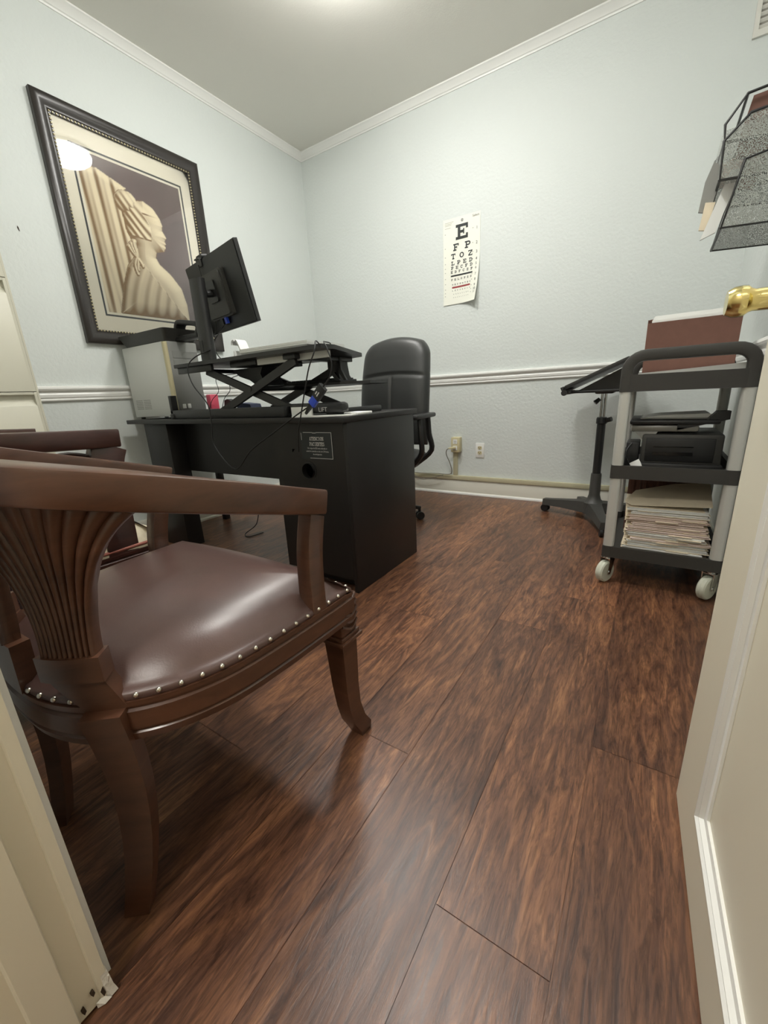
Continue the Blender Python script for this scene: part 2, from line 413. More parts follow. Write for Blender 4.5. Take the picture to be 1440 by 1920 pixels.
# floor: separate planks running towards the back wall
def make_floor():
    bm = bmesh.new(); lay = bm.loops.layers.float_color.new('plank')
    W, LEN = 0.183, 1.22; rnd = random.Random(3)
    fixed = {0: -2.685, -2: -2.45, 1: -2.21, -3: -1.87, -1: -1.76, 2: -2.9}
    def quad(x0, x1, y0, y1, z, col):
        f = bm.faces.new([bm.verts.new((x0, y0, z)), bm.verts.new((x1, y0, z)), bm.verts.new((x1, y1, z)), bm.verts.new((x0, y1, z))])
        for l in f.loops: l[lay] = col
    g = 0.0007
    for k in range(-15, 10):
        x0 = 2.4945+W*k; x1 = x0+W
        a, b = max(x0, 0.0), min(x1, 4.0)
        if b-a < 0.01: continue
        off = fixed.get(k, -rnd.random()*LEN); y = off
        while y > -4.75: y -= LEN
        while y < 0:
            ya, yb = max(y, -4.75), min(y+LEN, 0.0)
            if yb-ya > 0.005:
                lo = ya
                segs = [(ya, yb)]
                if b > XR: segs = [(ya, min(yb, YH))] if ya < YH else []
                for (p, q) in segs: quad(a+g, b-g, p+g, q-g, 0.0, (rnd.random(), rnd.random(), rnd.random(), 1))
            y += LEN
    quad(0, 4.0, -4.75, YH, -0.0015, (0, 0, 0, 1)); quad(0, XR, YH, 0, -0.0015, (0, 0, 0, 1))
    me = bpy.data.meshes.new('floor'); bm.to_mesh(me); bm.free(); me.materials.append(M['floor'])
    o = bpy.data.objects.new('floor', me); COL.objects.link(o); return o
struct(make_floor())

# trims (profiles as (out, up))
crown = [(0, 0), (.006, 0), (.008, .008), (.014, .011), (.020, .022), (.034, .034), (.038, .038), (.044, .041), (.044, .049), (0, .049)]
rail = [(0, 0), (.010, 0), (.014, .006), (.012, .014), (.016, .020), (.018, .034), (.012, .046), (.012, .050), (.026, .056), (.030, .064), (.028, .074), (.022, .078), (0, .078)]
base = [(0, .0), (.022, 0), (.023, .012), (.017, .020), (.014, .022), (.014, .112), (.009, .123), (0, .123)]
def run(name, prof, z, side, material, a=None, b=None):
    mb = MB()
    if side == 'left': mb.prism(prof, lambda u, v, d: (u, d, z+v), a if a is not None else YF, b if b is not None else 0)
    if side == 'back': mb.prism(prof, lambda u, v, d: (d, -u, z+v), a if a is not None else 0, b if b is not None else XR)
    if side == 'right': mb.prism(prof, lambda u, v, d: (XR-u, d, z+v), a if a is not None else YF, b if b is not None else 0)
    if side == 'front': mb.prism(prof, lambda u, v, d: (d, YF+u, z+v), a, b)
    return struct(mb.build(name, material, angle=25))
for i, (side, a, b) in enumerate((('left', None, None), ('back', None, None), ('right', None, None), ('front', 0, XR))):
    run('trim_%d' % (i+1), crown, 2.731, side, 'trim', a, b)
run('trim_5', rail, 0.881, 'left', 'trim'); run('trim_6', rail, 0.881, 'back', 'trim'); run('trim_7', rail, 0.881, 'right', 'trim', -3.0, 0)
run('baseboard_left', base, 0, 'left', 'base'); run('baseboard_back', base, 0, 'back', 'base'); run('baseboard_right', base, 0, 'right', 'base')
shoe = [(0, 0), (.024, 0), (.024, .010), (.020, .017), (.012, .021), (0, .021)]
run('trim_8', shoe, 0.0004, 'back', 'trim')

# door frame (left jamb with stop and casing, worn at the foot)
mb = MB()
mb.prism([(JL-.02, YF), (JL, YF), (JL, YF-.012), (JL-.004, YF-.014), (JL-.004, YF-.040), (JL+.008, YF-.042), (JL+.008, YF-.078), (JL-.004, YF-.081), (JL-.004, YH), (JL-.02, YH)],
         lambda u, v, d: (u, v, d), 0.004, 2.07)
mb.box(JR, JR+.02, YH, YF, 0.004, 2.07); mb.box(JL-.02, JR+.02, YH, YF, 2.05, 2.07)
struct(mb.build('trim_9', 'cream'))
mb = MB()   # casing on the hall side
cas = [(0, 0), (.018, 0), (.018, .012), (.012, .020), (.014, .05), (.008, .062), (0, .066)]
mb.prism(cas, lambda u, v, d: (JL-.006-v, YH-u, d), 0.002, 2.10); mb.prism(cas, lambda u, v, d: (JR+.006+v, YH-u, d), 0.002, 2.10)
struct(mb.build('trim_10', 'cream'))
mb = MB()   # casing on the room side
mb.prism(cas, lambda u, v, d: (JL-.030-v, YF+u*.6, d), 0.002, 2.10)
struct(mb.build('trim_11', 'trim'))
chips = MB()
chips.prism([(0, 0), (.010, .003), (.008, .010), (.005, .018), (.003, .040), (0, .062)], lambda u, v, d: (JL-.001+u*.55, d+u*.5, .001+v), YF-.008, YF+.001)
chips.prism([(0, 0), (.013, .003), (.009, .006), (0, .011)], lambda u, v, d: (JL-.001+u*.5, d+u*.6, .001+v), YF-.020, YF-.011)
chips.tube([(JL+.001, YF-.006, .030), (JL+.008, YF-.002, .040), (JL+.010, YF, .052)], .0012, 5)
struct(chips.build('trim_12', 'chipped'), 'splintered white wood at the foot of the door jamb')
st = MB()
for (y, z, h) in ((YF-.020, .030, .010), (YF-.034, .016, .012), (YF-.010, .012, .018)):
    st.prism([(0, 0), (.003, .004), (.002, h), (-.002, h*.7)], lambda u, v, d, y=y, z=z: (JL+d, y+u, z+v), -.0035, .0012)
struct(st.build('trim_13', 'dirt'), 'dark nail scars at the foot of the door jamb')

# door: swung open into the room on the right
DO = Vector((2.841, -2.262, 0)); DU = Vector((0.0150, -0.366, 0)).normalized(); DN = Vector((-DU.y, DU.x, 0))
if DN.x > 0: DN = -DN
def dpt(u, n, z): return DO+DU*u+DN*n+Vector((0, 0, z))
def make_door():
    W_, T_, HT = 0.765, 0.036, 2.04
    mb = MB(); pts = rrect(0, .010, W_, HT, .002, 1)
    # face with two recessed panels, the rest of the leaf behind it
    mb.prism([(0, .010), (W_, .010), (W_, HT), (0, HT)], lambda u, v, d: dpt(u, d, v), -T_, -.010)
    st_, pans = .165, ((.140, .800), (.960, 1.93))
    for (a, b, c, d) in ((0, st_, .010, HT), (W_-st_, W_, .010, HT), (st_, W_-st_, .010, pans[0][0]), (st_, W_-st_, pans[0][1], pans[1][0]), (st_, W_-st_, pans[1][1], HT)):
        mb.prism([(a, c), (b, c), (b, d), (a, d)], lambda u, v, n: dpt(u, n, v), -.010, 0)
    door = struct(mb.build('door_1', 'cream'))
    for (z0, z1) in pans:
        m2 = MB(); prof = [(0, -.010), (0, .004), (.006, .005), (.010, .001), (.016, .002), (.020, -.004), (.026, -.006), (.026, -.010)]
        a, b = st_-.004, W_-st_+.004
        corners = [(a, z0-.004), (b, z0-.004), (b, z1+.004), (a, z1+.004)]
        R_ = []
        for i, (cu, cv) in enumerate(corners):
            su = 1 if cu == a else -1; sv = 1 if cv == z0-.004 else -1
            R_.append([m2.bm.verts.new(dpt(cu+su*o, n, cv+sv*o)) for o, n in prof])
        for i in range(4):
            p, q = R_[i], R_[(i+1) % 4]
            for j in range(len(prof)-1): m2.bm.faces.new((p[j], p[j+1], q[j+1], q[j]))
        o = m2.build('panel_moulding', 'trim'); o.parent = door
    # knob set
    ku, kz = 0.066, 0.931
    k = MB(); k.lathe([(.029, 0), (.029, .003), (.025, .007), (.0150, .010), (.0140, .014), (.0140, .030), (.0138, .036), (.0155, .040), (.0190, .044), (.0198, .050), (.0190, .058), (.0165, .063), (.0155, .065), (.0, .0655)],
                      dpt(ku, 0, kz), dpt(ku, 1, kz), 24)
    o = k.build('door_knob', 'brass', angle=28); o.parent = door
    k = MB(); k.lathe([(.029, 0), (.016, .010), (.013, .034), (.026, .044), (.0285, .056), (.012, .068), (0, .069)], dpt(ku, -T_, kz), dpt(ku, -T_-1, kz), 24)
    o = k.build('door_knob', 'brass', angle=60); o.parent = door
    k = MB(); k.prism([(-.006, -.0285), (-.0004, -.0285), (-.0004, .0285), (-.006, .0285)], lambda u, v, d: dpt(u, d, kz+v), -.030, -.006)
    o = k.build('latch_plate', 'brassdark'); o.parent = door
    return door
make_door()

# ================================================================== CEILING LIGHT
for (x, y), lab in zip(LAMPS_XY, ('round flush ceiling light nearer the eye chart wall, above the desk end', 'round flush ceiling light nearer the doorway, above the open floor')):
    t = thing('ceiling_light', lab, 'ceiling light', (x, y, H), 0, 'flush ceiling lights')
    MB().lathe([(.17, 0), (.17, .022), (.155, .026)], (x, y, H-.0005), (x, y, H-1), 40).build('lamp_base', 'whitep', t)
    MB().lathe([(.150, .024), (.164, .040), (.158, .064), (.130, .086), (.08, .099), (.03, .104), (0, .1045)], (x, y, H), (x, y, H-1), 40).build('diffuser', 'diffuser', t, angle=80)
t = thing('hall_light', 'round ceiling light in the hallway behind the doorway', 'ceiling light', (2.5, -3.95, 2.5))
MB().lathe([(.18, 0), (.18, .02), (.16, .05), (.1, .07), (0, .075)], (2.5, -3.95, 2.4995), (2.5, -3.95, 1), 32).build('diffuser', 'halldiff', t, angle=80)

# ================================================================== FRAMED PICTURE
PY0, PY1, PZ0, PZ1 = -1.946, -1.056, 1.190, 2.338
t = thing('framed_picture', 'large black-framed sepia picture of a pale draped statue on the left wall', 'picture', (0, -1.5, PZ0))
prof = [(0, .001), (0, .026), (.006, .031), (.020, .034), (.036, .030), (.050, .022), (.056, .020), (.062, .021), (.066, .017), (.074, .016), (.074, .001)]
mb = MB(); R_ = []
for (cy, cz, sy, sz) in ((PY0, PZ0, 1, 1), (PY1, PZ0, -1, 1), (PY1, PZ1, -1, -1), (PY0, PZ1, 1, -1)):
    R_.append([mb.bm.verts.new((n, cy+sy*o, cz+sz*o)) for o, n in prof])
for i in range(4):
    p, q = R_[i], R_[(i+1) % 4]
    for j in range(len(prof)): mb.bm.faces.new((p[j], p[(j+1) % len(prof)], q[(j+1) % len(prof)], q[j]))
mb.build('frame', 'frame', t)
mb = MB(); o_ = .070
def beads(a, b):
    a, b = Vector(a), Vector(b); n = int((b-a).length/.0160)
    for i in range(n+1): mb.ball(a.lerp(b, i/n), .0055, 1)
ya, yb, za, zb = PY0+o_, PY1-o_, PZ0+o_, PZ1-o_
for a, b in (((.018, ya, za), (.018, yb, za)), ((.018, yb, za), (.018, yb, zb)), ((.018, yb, zb), (.018, ya, zb)), ((.018, ya, zb), (.018, ya, za))): beads(a, b)
mb.build('beading', 'bead', t)
MB().box(.002, .005, PY0+.02, PY1-.02, PZ0+.02, PZ1-.02).build('mat_board', 'mat', t)
LY0, LY1, LZ0, LZ1 = -1.812, -1.190, 1.345, 2.176     # black line on the mat
mb = MB(); q = .0095
mb.box(.005, .0056, LY0, LY1, LZ0, LZ0+q).box(.005, .0056, LY0, LY1, LZ1-q, LZ1).box(.005, .0056, LY0, LY0+q, LZ0+q, LZ1-q).box(.005, .0056, LY1-q, LY1, LZ0+q, LZ1-q)
mb.build('mat_line', 'ink', t)
def make_print():
    y0, y1, z0, z1 = LY0+.022, LY1-.022, LZ0+.022, LZ1-.022
    NU, NV = 150, 200
    def nz(u, v): return .5+.5*math.sin(7.1*u+3*math.sin(4.3*v+1.2*math.sin(9*u)))*math.cos(5.2*v+2.1*math.sin(6*u+1.7))
    def ell(u, v, cu, cv, ru, rv, rot, h):
        a = math.radians(rot); du, dv = u-cu, (v-cv)*1.32
        p = (du*math.cos(a)+dv*math.sin(a))/ru; q_ = (-du*math.sin(a)+dv*math.cos(a))/rv
        d = p*p+q_*q_
        return h*math.sqrt(1-d) if d < 1 else -1
    def cap(u, v, a, b, r0, r1, h):
        ax, ay = a; bx, by = b; ay *= 1.32; by *= 1.32; vy = v*1.32
        L2 = (bx-ax)**2+(by-ay)**2; tt = max(0, min(1, ((u-ax)*(bx-ax)+(vy-ay)*(by-ay))/L2))
        d = math.hypot(u-ax-(bx-ax)*tt, vy-ay-(by-ay)*tt)/(r0+(r1-r0)*tt)
        return h*math.sqrt(1-d*d) if d < 1 else -1
    face = [(.44, .80), (.56, .82), (.66, .79), (.72, .73), (.735, .685), (.725, .650), (.760, .605), (.742, .590), (.735, .575), (.742, .560), (.728, .548), (.732, .530), (.705, .500), (.66, .492), (.62, .480), (.60, .44), (.63, .40), (.74, .34), (.84, .25), (.88, .12), (.88, .0), (.12, .0), (.20, .20), (.28, .34), (.37, .42), (.385, .50), (.34, .58), (.33, .70), (.37, .77)]
    face = [(a, b*1.32) for a, b in face]
    def inside(u, v):
        v *= 1.32; c = False; d = 9.0; n = len(face)
        for i in range(n):
            (x1, y1), (x2, y2) = face[i-1], face[i]
            if (y1 > v) != (y2 > v) and u < (x2-x1)*(v-y1)/(y2-y1)+x1: c = not c
            L2 = (x2-x1)**2+(y2-y1)**2; t_ = max(0, min(1, ((u-x1)*(x2-x1)+(v-y1)*(y2-y1))/L2))
            d = min(d, math.hypot(u-x1-(x2-x1)*t_, v-y1-(y2-y1)*t_))
        return d if c and v > .001 else (d if c else -d)
    def height(u, v):
        hs = [-1]
        # hanging cloth on the left with long folds
        edge = .30+.10*math.sin(2.6*v+.4)+.05*math.sin(7*v)+(.25*max(0, v-.80)/.20 if v > .8 else 0)
        if u < edge and v < .93-.25*max(0, u-.15):
            f = min(1, (edge-u)/.05, (.93-.25*max(0, u-.15)-v)/.05)
            hs.append(.10*math.sqrt(max(0, 1-(1-f)**2))+.020*math.sin(48*(u-.10*math.sin(2.6*v+.4))+2*math.sin(3*v))+.008*math.sin(95*u+6*v))
        d = inside(u, v)
        if d > 0:
            f = min(1, d/.14); h = .13+.16*math.sqrt(max(0, 1-(1-f)**2))
            hair = (u < .60-.9*(v-.62)**2*6 and v > .56) or v > .735
            if hair: h += .016+.012*math.sin(70*(v+.55*u)+5*math.sin(9*u+4*v))
            if v < .38 and u < .45+1.1*(.38-v):                       # gown over the shoulder
                h += .010+.016*math.sin(52*(u-.75*v)+4*math.sin(5*v))
            hs.append(h)
        b = ell(u, v, .385, .775, .115, .095, 25, .14)
        if b > 0: hs.append(b+.16+.010*math.sin(80*(u+v)))
        for k in range(3):
            a_, b_ = (.40-.03*k, .52-.02*k), (.36+.035*k, .30+.03*k); w_ = cap(u+.012*math.sin(40*v+k), v, a_, b_, .026, .016, .10)
            if w_ > 0: hs.append(w_+.26)
        return max(hs)
    e = .006; bm = bmesh.new(); lay = bm.verts.layers.float_color.new('ink'); A = []
    Ld = Vector((.55, .55, .62)).normalized()
    for i in range(NU+1):
        row = []
        for j in range(NV+1):
            u, v = i/NU, j/NV; h0 = height(u, v)
            if h0 > 0:
                hx = height(u+e, v); hy = height(u, v+e)
                hx = h0 if hx < 0 else hx; hy = h0 if hy < 0 else hy
                n = Vector((-(hx-h0)/e*.8, -(hy-h0)/e*.6, 1)).normalized(); s_ = max(0, n.dot(Ld))
                s_ = .25+.75*s_; dk, lt_ = lin((.52, .40, .24)), lin((.95, .90, .77))
                k = min(1, max(0, (s_-.25)/.72)); c = tuple(dk[q]+(lt_[q]-dk[q])*k for q in range(3))
            else:
                k = .5+.25*nz(u*1.3, v)*(1 if v < .6 else .5)
                dk, lt_ = lin((.30, .24, .23)), lin((.46, .39, .38)); c = tuple(dk[q]+(lt_[q]-dk[q])*k for q in range(3))
            vv = bm.verts.new((.0058, y0+u*(y1-y0), z0+v*(z1-z0))); vv[lay] = c+(1,); row.append(vv)
        A.append(row)
    for i in range(NU):
        for j in range(NV): bm.faces.new((A[i][j], A[i+1][j], A[i+1][j+1], A[i][j+1]))
    me = bpy.data.meshes.new('art_print'); bm.to_mesh(me); bm.free(); me.transform(Matrix.Translation((0, 1.5, -PZ0)))
    me.materials.append(M['print']); o = bpy.data.objects.new('art_print', me); COL.objects.link(o); o.parent = t
make_print()
MB().box(.0105, .0125, PY0+.072, PY1-.072, PZ0+.072, PZ1-.072).build('glass_pane', 'glass', t)

# ================================================================== FILE CABINET
t = thing('file_cabinet', 'tall putty-coloured metal filing cabinet against the left wall', 'filing cabinet', (.23, -2.70, 0))
CX, CY0, CY1 = .46, -3.015, -2.374
mb = MB(); mb.box(.01, CX-.022, CY0, CY1, .02, 1.83, bev=.004)
mb.box(CX-.022, CX, CY0, CY0+.012, .02, 1.83).box(CX-.022, CX, CY1-.007, CY1, .02, 1.83).box(CX-.022, CX, CY0, CY1, .02, .034).box(CX-.022, CX, CY0, CY1, 1.80, 1.83)
mb.build('body', 'cab', t)
for k in range(4):
    z0 = .036+.441*k; z1 = z0+.438
    mb = MB(); face = [(CX-.020, z0), (CX, z0), (CX, z1-.058), (CX-.002, z1-.055), (CX-.016, z1-.034), (CX-.018, z1-.032), (CX-.018, z1-.012), (CX-.001, z1-.010), (CX-.001, z1), (CX-.020, z1)]
    mb.prism(face, lambda u, v, d: (u, d, v), CY0+.020, CY1-.018)
    full = [(CX-.020, z0), (CX, z0), (CX, z1), (CX-.020, z1)]
    mb.prism(full, lambda u, v, d: (u, d, v), CY0+.0125, CY0+.020); mb.prism(full, lambda u, v, d: (u, d, v), CY1-.018, CY1-.0075)
    mb.build('drawer', 'cab', t)

# ================================================================== DESK
DX0, DX1, DY0, DY1, DZ = .225, 1.720, -1.842, -1.305, .758
t = thing('desk', 'black laminate office desk with a knee space and a front panel', 'desk', (.95, -1.57, 0))
MB().box(.095, 1.727, -1.872, -1.272, DZ-.023, DZ, bev=.003).build('desktop', 'desk', t)
MB().box(DX1-.020, DX1, DY0, DY1, .001, DZ-.023, bev=.001).build('side_panel', 'desk', t)
MB().box(.225, .456, DY0, -1.740, .001, DZ-.023, bev=.002).build('leg_panel', 'desk', t)
MB().box(.115, .155, -1.36, -1.32, .001, DZ-.023, bev=.002).build('leg', 'desk', t)
MB().box(.30, 1.305, -1.7395, -1.720, .455, DZ-.023).build('modesty_panel', 'desk', t)
mb = MB()     # drawer pedestal with a cable hole in its front board
hx, hz, hr = 1.500, .534, .036
N_ = 32; outer = []; inner = []
for i in range(N_):
    a = 2*PI*i/N_+PI/N_; c, s = math.cos(a), math.sin(a)
    inner.append((hx+hr*c, hz+hr*s))
    k = max(abs(c)/.09, abs(s)/.09); outer.append((hx+c/k, hz+s/k))
for y0 in (DY0+.0005,):
    A = [mb.bm.verts.new((x, y0, z)) for x, z in outer]; B = [mb.bm.verts.new((x, y0, z)) for x, z in inner]; Cc = [mb.bm.verts.new((x, y0+.018, z)) for x, z in inner]
    for i in range(N_):
        j = (i+1) % N_; mb.bm.faces.new((A[i], A[j], B[j], B[i])); mb.bm.faces.new((B[i], B[j], Cc[j], Cc[i]))
x0, x1, z0, z1 = 1.305, DX1-.0205, .058, DZ-.0235
yb = DY0+.0185
for (a, b, c, d) in ((x0, hx-.09, z0, z1), (hx+.09, x1, z0, z1), (hx-.09, hx+.09, z0, hz-.09), (hx-.09, hx+.09, hz+.09, z1)): mb.box(a, b, DY0+.0005, yb, c, d)
mb.box(x0, x0+.018, yb, DY1, .058, z1).box(x0, x1, yb, DY1, .058, .076).box(x0+.03, x1, DY0+.06, DY0+.075, .001, .058)
mb.build('drawer_pedestal', 'desk', t)
mb = MB(); mb.lathe([(hr+.004, 0), (hr+.004, .0015), (hr-.003, .0018), (hr-.004, .012)], (hx, DY0+.0003, hz), (hx, DY0-1, hz), 28)
bmesh.ops.delete(mb.bm, geom=[f for f in mb.bm.faces if len(f.verts) > 4], context='FACES')
mb.build('cable_grommet', 'black', t)
MB().box(1.33, 1.69, DY1-.002, DY1+.016, .45, .725, bev=.002).build('drawer', 'desk', t)
MB().box(1.33, 1.69, DY1-.002, DY1+.016, .08, .445, bev=.002).build('drawer', 'desk', t)

# notice stuck on the desk front
t = thing('notice_sticker', 'small black notice in Spanish with white lettering stuck on the desk front', 'notice', (1.555, DY0, .585))
sx0, sx1, sz0, sz1 = 1.468, 1.642, .584, .700; yy = DY0-.0006
sk = lambda u, v: (u, v)
MB().box(sx0, sx1, yy, DY0+.0002, sz0, sz1).build('card', 'ink', t)
mb = MB(); fy = yy-.0003; q = .0016; e = .004
mb.box(sx0+.045, sx1-e, fy, yy, sz0+e, sz0+e+q).box(sx0+e+.012, sx0+.068, fy, yy, sz1-e-q, sz1-e).box(sx0+.088, sx1-e, fy, yy, sz1-e-q, sz1-e)
mb.box(sx0+e, sx0+e+q, fy, yy, sz1-.036, sz1-e-.002).box(sx1-e-q, sx1-e, fy, yy, sz0+e, sz1-e).box(sx0+.068, sx0+.088, fy, yy, sz1-e-q*2.2, sz1-e-q)
mb.build('border', 'whiteink', t)
mb = MB(); F = lambda u, v: (u, fy, v)
letters_into(mb, 'ATENCION', 1.556, sz1-.030, .0150, .0098, F, k=1.0, t=.55, wide=.62)
letters_into(mb, 'PACIENTES', 1.557, sz1-.052, .0150, .0092, F, k=1.0, t=.55, wide=.58)
for i, line in enumerate(('Un cargo de $25 sera cobrado si', 'usted no cancela su cita con 24 horas', 'de anticipacion.')):
    text_into(mb, line, .0094, lambda u, v, z=sz1-.0725-.0125*i: (1.556+u, fy, z+v), sx=.86)
mb.build('lettering', 'whiteink', t)

# ================================================================== STANDING DESK CONVERTER
PZ = 1.010       # underside of the platform
t = thing('desk_converter', 'black standing desk converter with crossed lifting arms on the desk', 'desk riser', (1.1, -1.6, DZ))
plat = [(.640, -1.845), (1.645, -1.868), (1.655, -1.80), (1.52, -1.43), (1.44, -1.40), (.92, -1.40), (.80, -1.44), (.625, -1.76)]
mb = MB(); mb.prism(plat, lambda u, v, d: (u, v, d), PZ, PZ+.016); mb.build('platform', 'blackm', t)
for b_ in ((.655, .93, -1.838, -1.822, PZ-.030, PZ), (1.02, 1.20, -1.80, -1.50, PZ-.022, PZ), (1.40, 1.47, -1.83, -1.44, PZ-.020, PZ)): MB().box(*b_, bev=.003).build('support_bracket', 'blackm', t)
MB().box(1.21, 1.62, -1.80, -1.785, PZ-.026, PZ-.0005).build('steel_plate', 'alu', t, label='bare steel plate under the platform')
def arm(name, a, b, wd=.034, th=.016):
    a, b = Vector(a), Vector(b); prof = [(-th/2, -wd/2), (th/2, -wd/2), (th/2, wd/2), (-th/2, wd/2)]
    MB().sweep([a, b], prof).build(name, 'blackm', t)
for y in (-1.79, -1.46):
    arm('lifting_arm', (.83, y, .985), (1.40, y, .785)); arm('lifting_arm', (.92, y-.019, .785), (1.455, y-.019, .985))
MB().tube([(1.16, -1.82, .885), (1.16, -1.45, .885)], .011).build('pivot_rod', 'blackm', t)
mb = MB(); mb.prism([(.93, .985), (1.15, .985), (1.13, .955), (1.16, .90), (1.10, .90), (1.05, .93), (.98, .95)], lambda u, v, d: (u, d, v), -1.72, -1.60); mb.build('gas_spring_housing', 'black', t)
MB().tube([(.84, -1.79, .985), (.84, -1.46, .985)], .010).build('pivot_rod', 'blackm', t)
mb = MB(); mb.box(.513, 1.38, -1.835, -1.785, DZ+.0005, .804, bev=.004).box(1.33, 1.675, -1.80, -1.755, DZ+.012, .812, bev=.014).box(1.575, 1.612, -1.79, -1.42, DZ+.0005, .785, bev=.005)
mb.box(.513, .545, -1.84, -1.42, DZ+.0005, .785, bev=.004).box(.515, .538, -1.835, -1.80, .785, .880, bev=.003)
mb.build('base_frame', 'blackm', t)
mb = MB(); text_into(mb, 'LIFT', .026, lambda u, v: (1.545+u, -1.8006, .776+v), align='LEFT'); mb.build('logo', 'whiteink', t)
# keyboard tray hung from the platform
for sx_ in (1.455, .96):
    mb = MB(); mb.prism([(-1.56, PZ-.001), (-1.47, PZ-.001), (-1.47, .975), (-1.46, .93), (-1.43, .900), (-1.53, .900), (-1.545, .94), (-1.56, .97)], lambda u, v, d: (d, u, v), sx_-.006, sx_+.006)
    mb.prism([(sx_-.055, PZ-.001), (sx_+.02, PZ-.001), (sx_+.022, .955), (sx_+.05, .905), (sx_+.035, .905), (sx_+.004, .945), (sx_-.02, .945), (sx_+.012, .905), (sx_-.012, .905), (sx_-.055, .955)], lambda u, v, d: (u, d, v), -1.545, -1.533)
    mb.build('tray_hanger', 'blackm', t)
tray = [(.86, -1.52), (1.47, -1.55), (1.575, -1.45), (1.565, -1.28), (1.49, -1.23), (.90, -1.22), (.82, -1.30)]
mb = MB(); mb.prism(tray, lambda u, v, d: (u, v, d), .888, .900); mb.build('keyboard_tray', 'blackm', t)
# monitor post
mb = MB(); prof = rrect(-.040, -.020, .040, .020, .014, 3)
mb.prism(prof, lambda u, v, d: (.905+u, -1.822+v, d), PZ+.016, 1.375)
mb.build('monitor_post', 'blackm', t)
MB().box(.878, .902, -1.844, -1.8415, 1.06, 1.115).build('cable_slot', 'black', t)

# keyboard on the tray
k = MB(); k.box(1.00, 1.43, -1.50, -1.36, .9005, .915, bev=.004)
for i in range(14):
    for j in range(4): k.box(1.012+i*.0295, 1.036+i*.0295, -1.490+j*.030, -1.466+j*.030, .915, .921)
tag(k.build('keyboard', 'black'), 'black keyboard lying on the tray of the desk riser', 'keyboard')

# ================================================================== MONITOR
mc = [Vector(p) for p in ((.636, -1.691, 1.488), (1.164, -1.808, 1.488), (1.178, -1.743, 1.174), (.651, -1.627, 1.174))]
ux = (mc[1]-mc[0]).normalized(); uz = (mc[0]-mc[3]).normalized(); un = ux.cross(uz).normalized()
if un.y > 0: un = -un          # un points out of the back
O_ = mc[3]; Wm, Hm = (mc[1]-mc[0]).length, (mc[0]-mc[3]).length
mp = lambda u, v, n: O_+ux*u+uz*v+un*n
t = thing('monitor', 'black flat computer monitor seen from behind above the desk riser', 'monitor', tuple(O_+ux*Wm/2))
mb = MB(); prof2 = [(0, 0), (Wm, 0), (Wm, Hm), (0, Hm)]
mb.prism(prof2, mp, -.022, -.004); i_ = .006
mb.prism([(i_, i_), (Wm-i_, i_), (Wm-i_, Hm-i_), (i_, Hm-i_)], mp, -.004, 0); mb.build('back_shell', 'black', t)
MB().prism([(.008, .016), (Wm-.008, .016), (Wm-.008, Hm-.008), (.008, Hm-.008)], mp, -.0225, -.022).build('screen', 'screen', t)
mb = MB(); mb.prism(rrect(.155, .055, .385, .250, .012, 3), mp, -.001, .018); mb.prism(rrect(.165, .063, .375, .242, .012, 3), mp, .018, .026)
mb.build('rear_housing', 'grayb', t)
mb = MB(); mb.prism(rrect(.222, .125, .318, .215, .01, 3), mp, .0255, .034)
a = mp(.27, .165, .034); mb.tube([a, a+un*.03, Vector((.905, -1.80, 1.33))], .017, 10); mb.build('mount_bracket', 'blackm', t)
for (u, c) in ((.250, 'black'), (.292, 'blue')):
    p = mp(u, .060, .012); MB().sweep([p, p-uz*.032], [(-.011, -.006), (.011, -.006), (.011, .006), (-.011, .006)], up=un).build('video_plug', c, t)
MB().tube([mp(.250, .026, .012), (.930, -1.765, 1.15), (.905, -1.790, 1.10), (.930, -1.795, 1.06), (.95, -1.79, PZ+.021)], .0026, 6, smooth=6).build('cord', 'cord', t, angle=80)
t = thing('webcam', 'small black webcam clipped on the top edge of the monitor', 'webcam', tuple(mp(.24, Hm, 0)))
p = mp(.19, Hm, 0); mb = MB(); mb.prism(rrect(.15, Hm+.001, .215, Hm+.020, .008, 3), mp, -.034, -.006); mb.build('camera_body', 'black', t)
mb = MB(); mb.prism([(.165, Hm-.03), (.205, Hm-.03), (.205, Hm+.001), (.165, Hm+.001)], mp, .0008, .008); mb.prism([(.165, Hm+.0008), (.205, Hm+.0008), (.205, Hm+.006), (.165, Hm+.006)], mp, -.012, .014); mb.build('clip', 'grayb', t)

MB().tube([mp(.185, Hm-.02, .011), mp(.175, Hm-.06, .008), mp(.150, Hm-.16, .008), mp(.160, .03, .012), (.82, -1.76, 1.10), (.83, -1.79, PZ+.020)], .0018, 6, smooth=6).build('cord', 'cord', t, angle=80)

# ================================================================== COMPUTER TOWER
t = thing('computer_tower', 'silver desktop computer tower at the left end of the desk', 'computer', (.27, -1.70, DZ))
TX0, TX1, TY0, TY1, TZ0, TZ1 = .045, .470, -1.785, -1.60, DZ+.012, 1.162
MB().box(TX0, TX1, TY0, TY1, TZ0, TZ1, bev=.004).build('case', 'silver', t)
mb = MB()
for gx in (0, 1):
    for i in range(9):
        for j in range(6): mb.box(.085+gx*.086+i*.0085, .0895+gx*.086+i*.0085, TY0-.0006, TY0+.0002, TZ0+.045+j*.0095, TZ0+.050+j*.0095)
mb.build('vent_grille', 'bezel', t)
mb = MB(); mb.box(TX1, TX1+.030, TY0+.004, TY1-.002, TZ0+.004, TZ1, bev=.008)
mb.box(TX1+.0295, TX1+.0325, TY0+.03, TY1-.01, TZ1-.085, TZ1-.05).box(TX1+.0295, TX1+.0325, TY0+.03, TY1-.01, TZ1-.130, TZ1-.095)
mb.build('front_bezel', 'bezel', t)
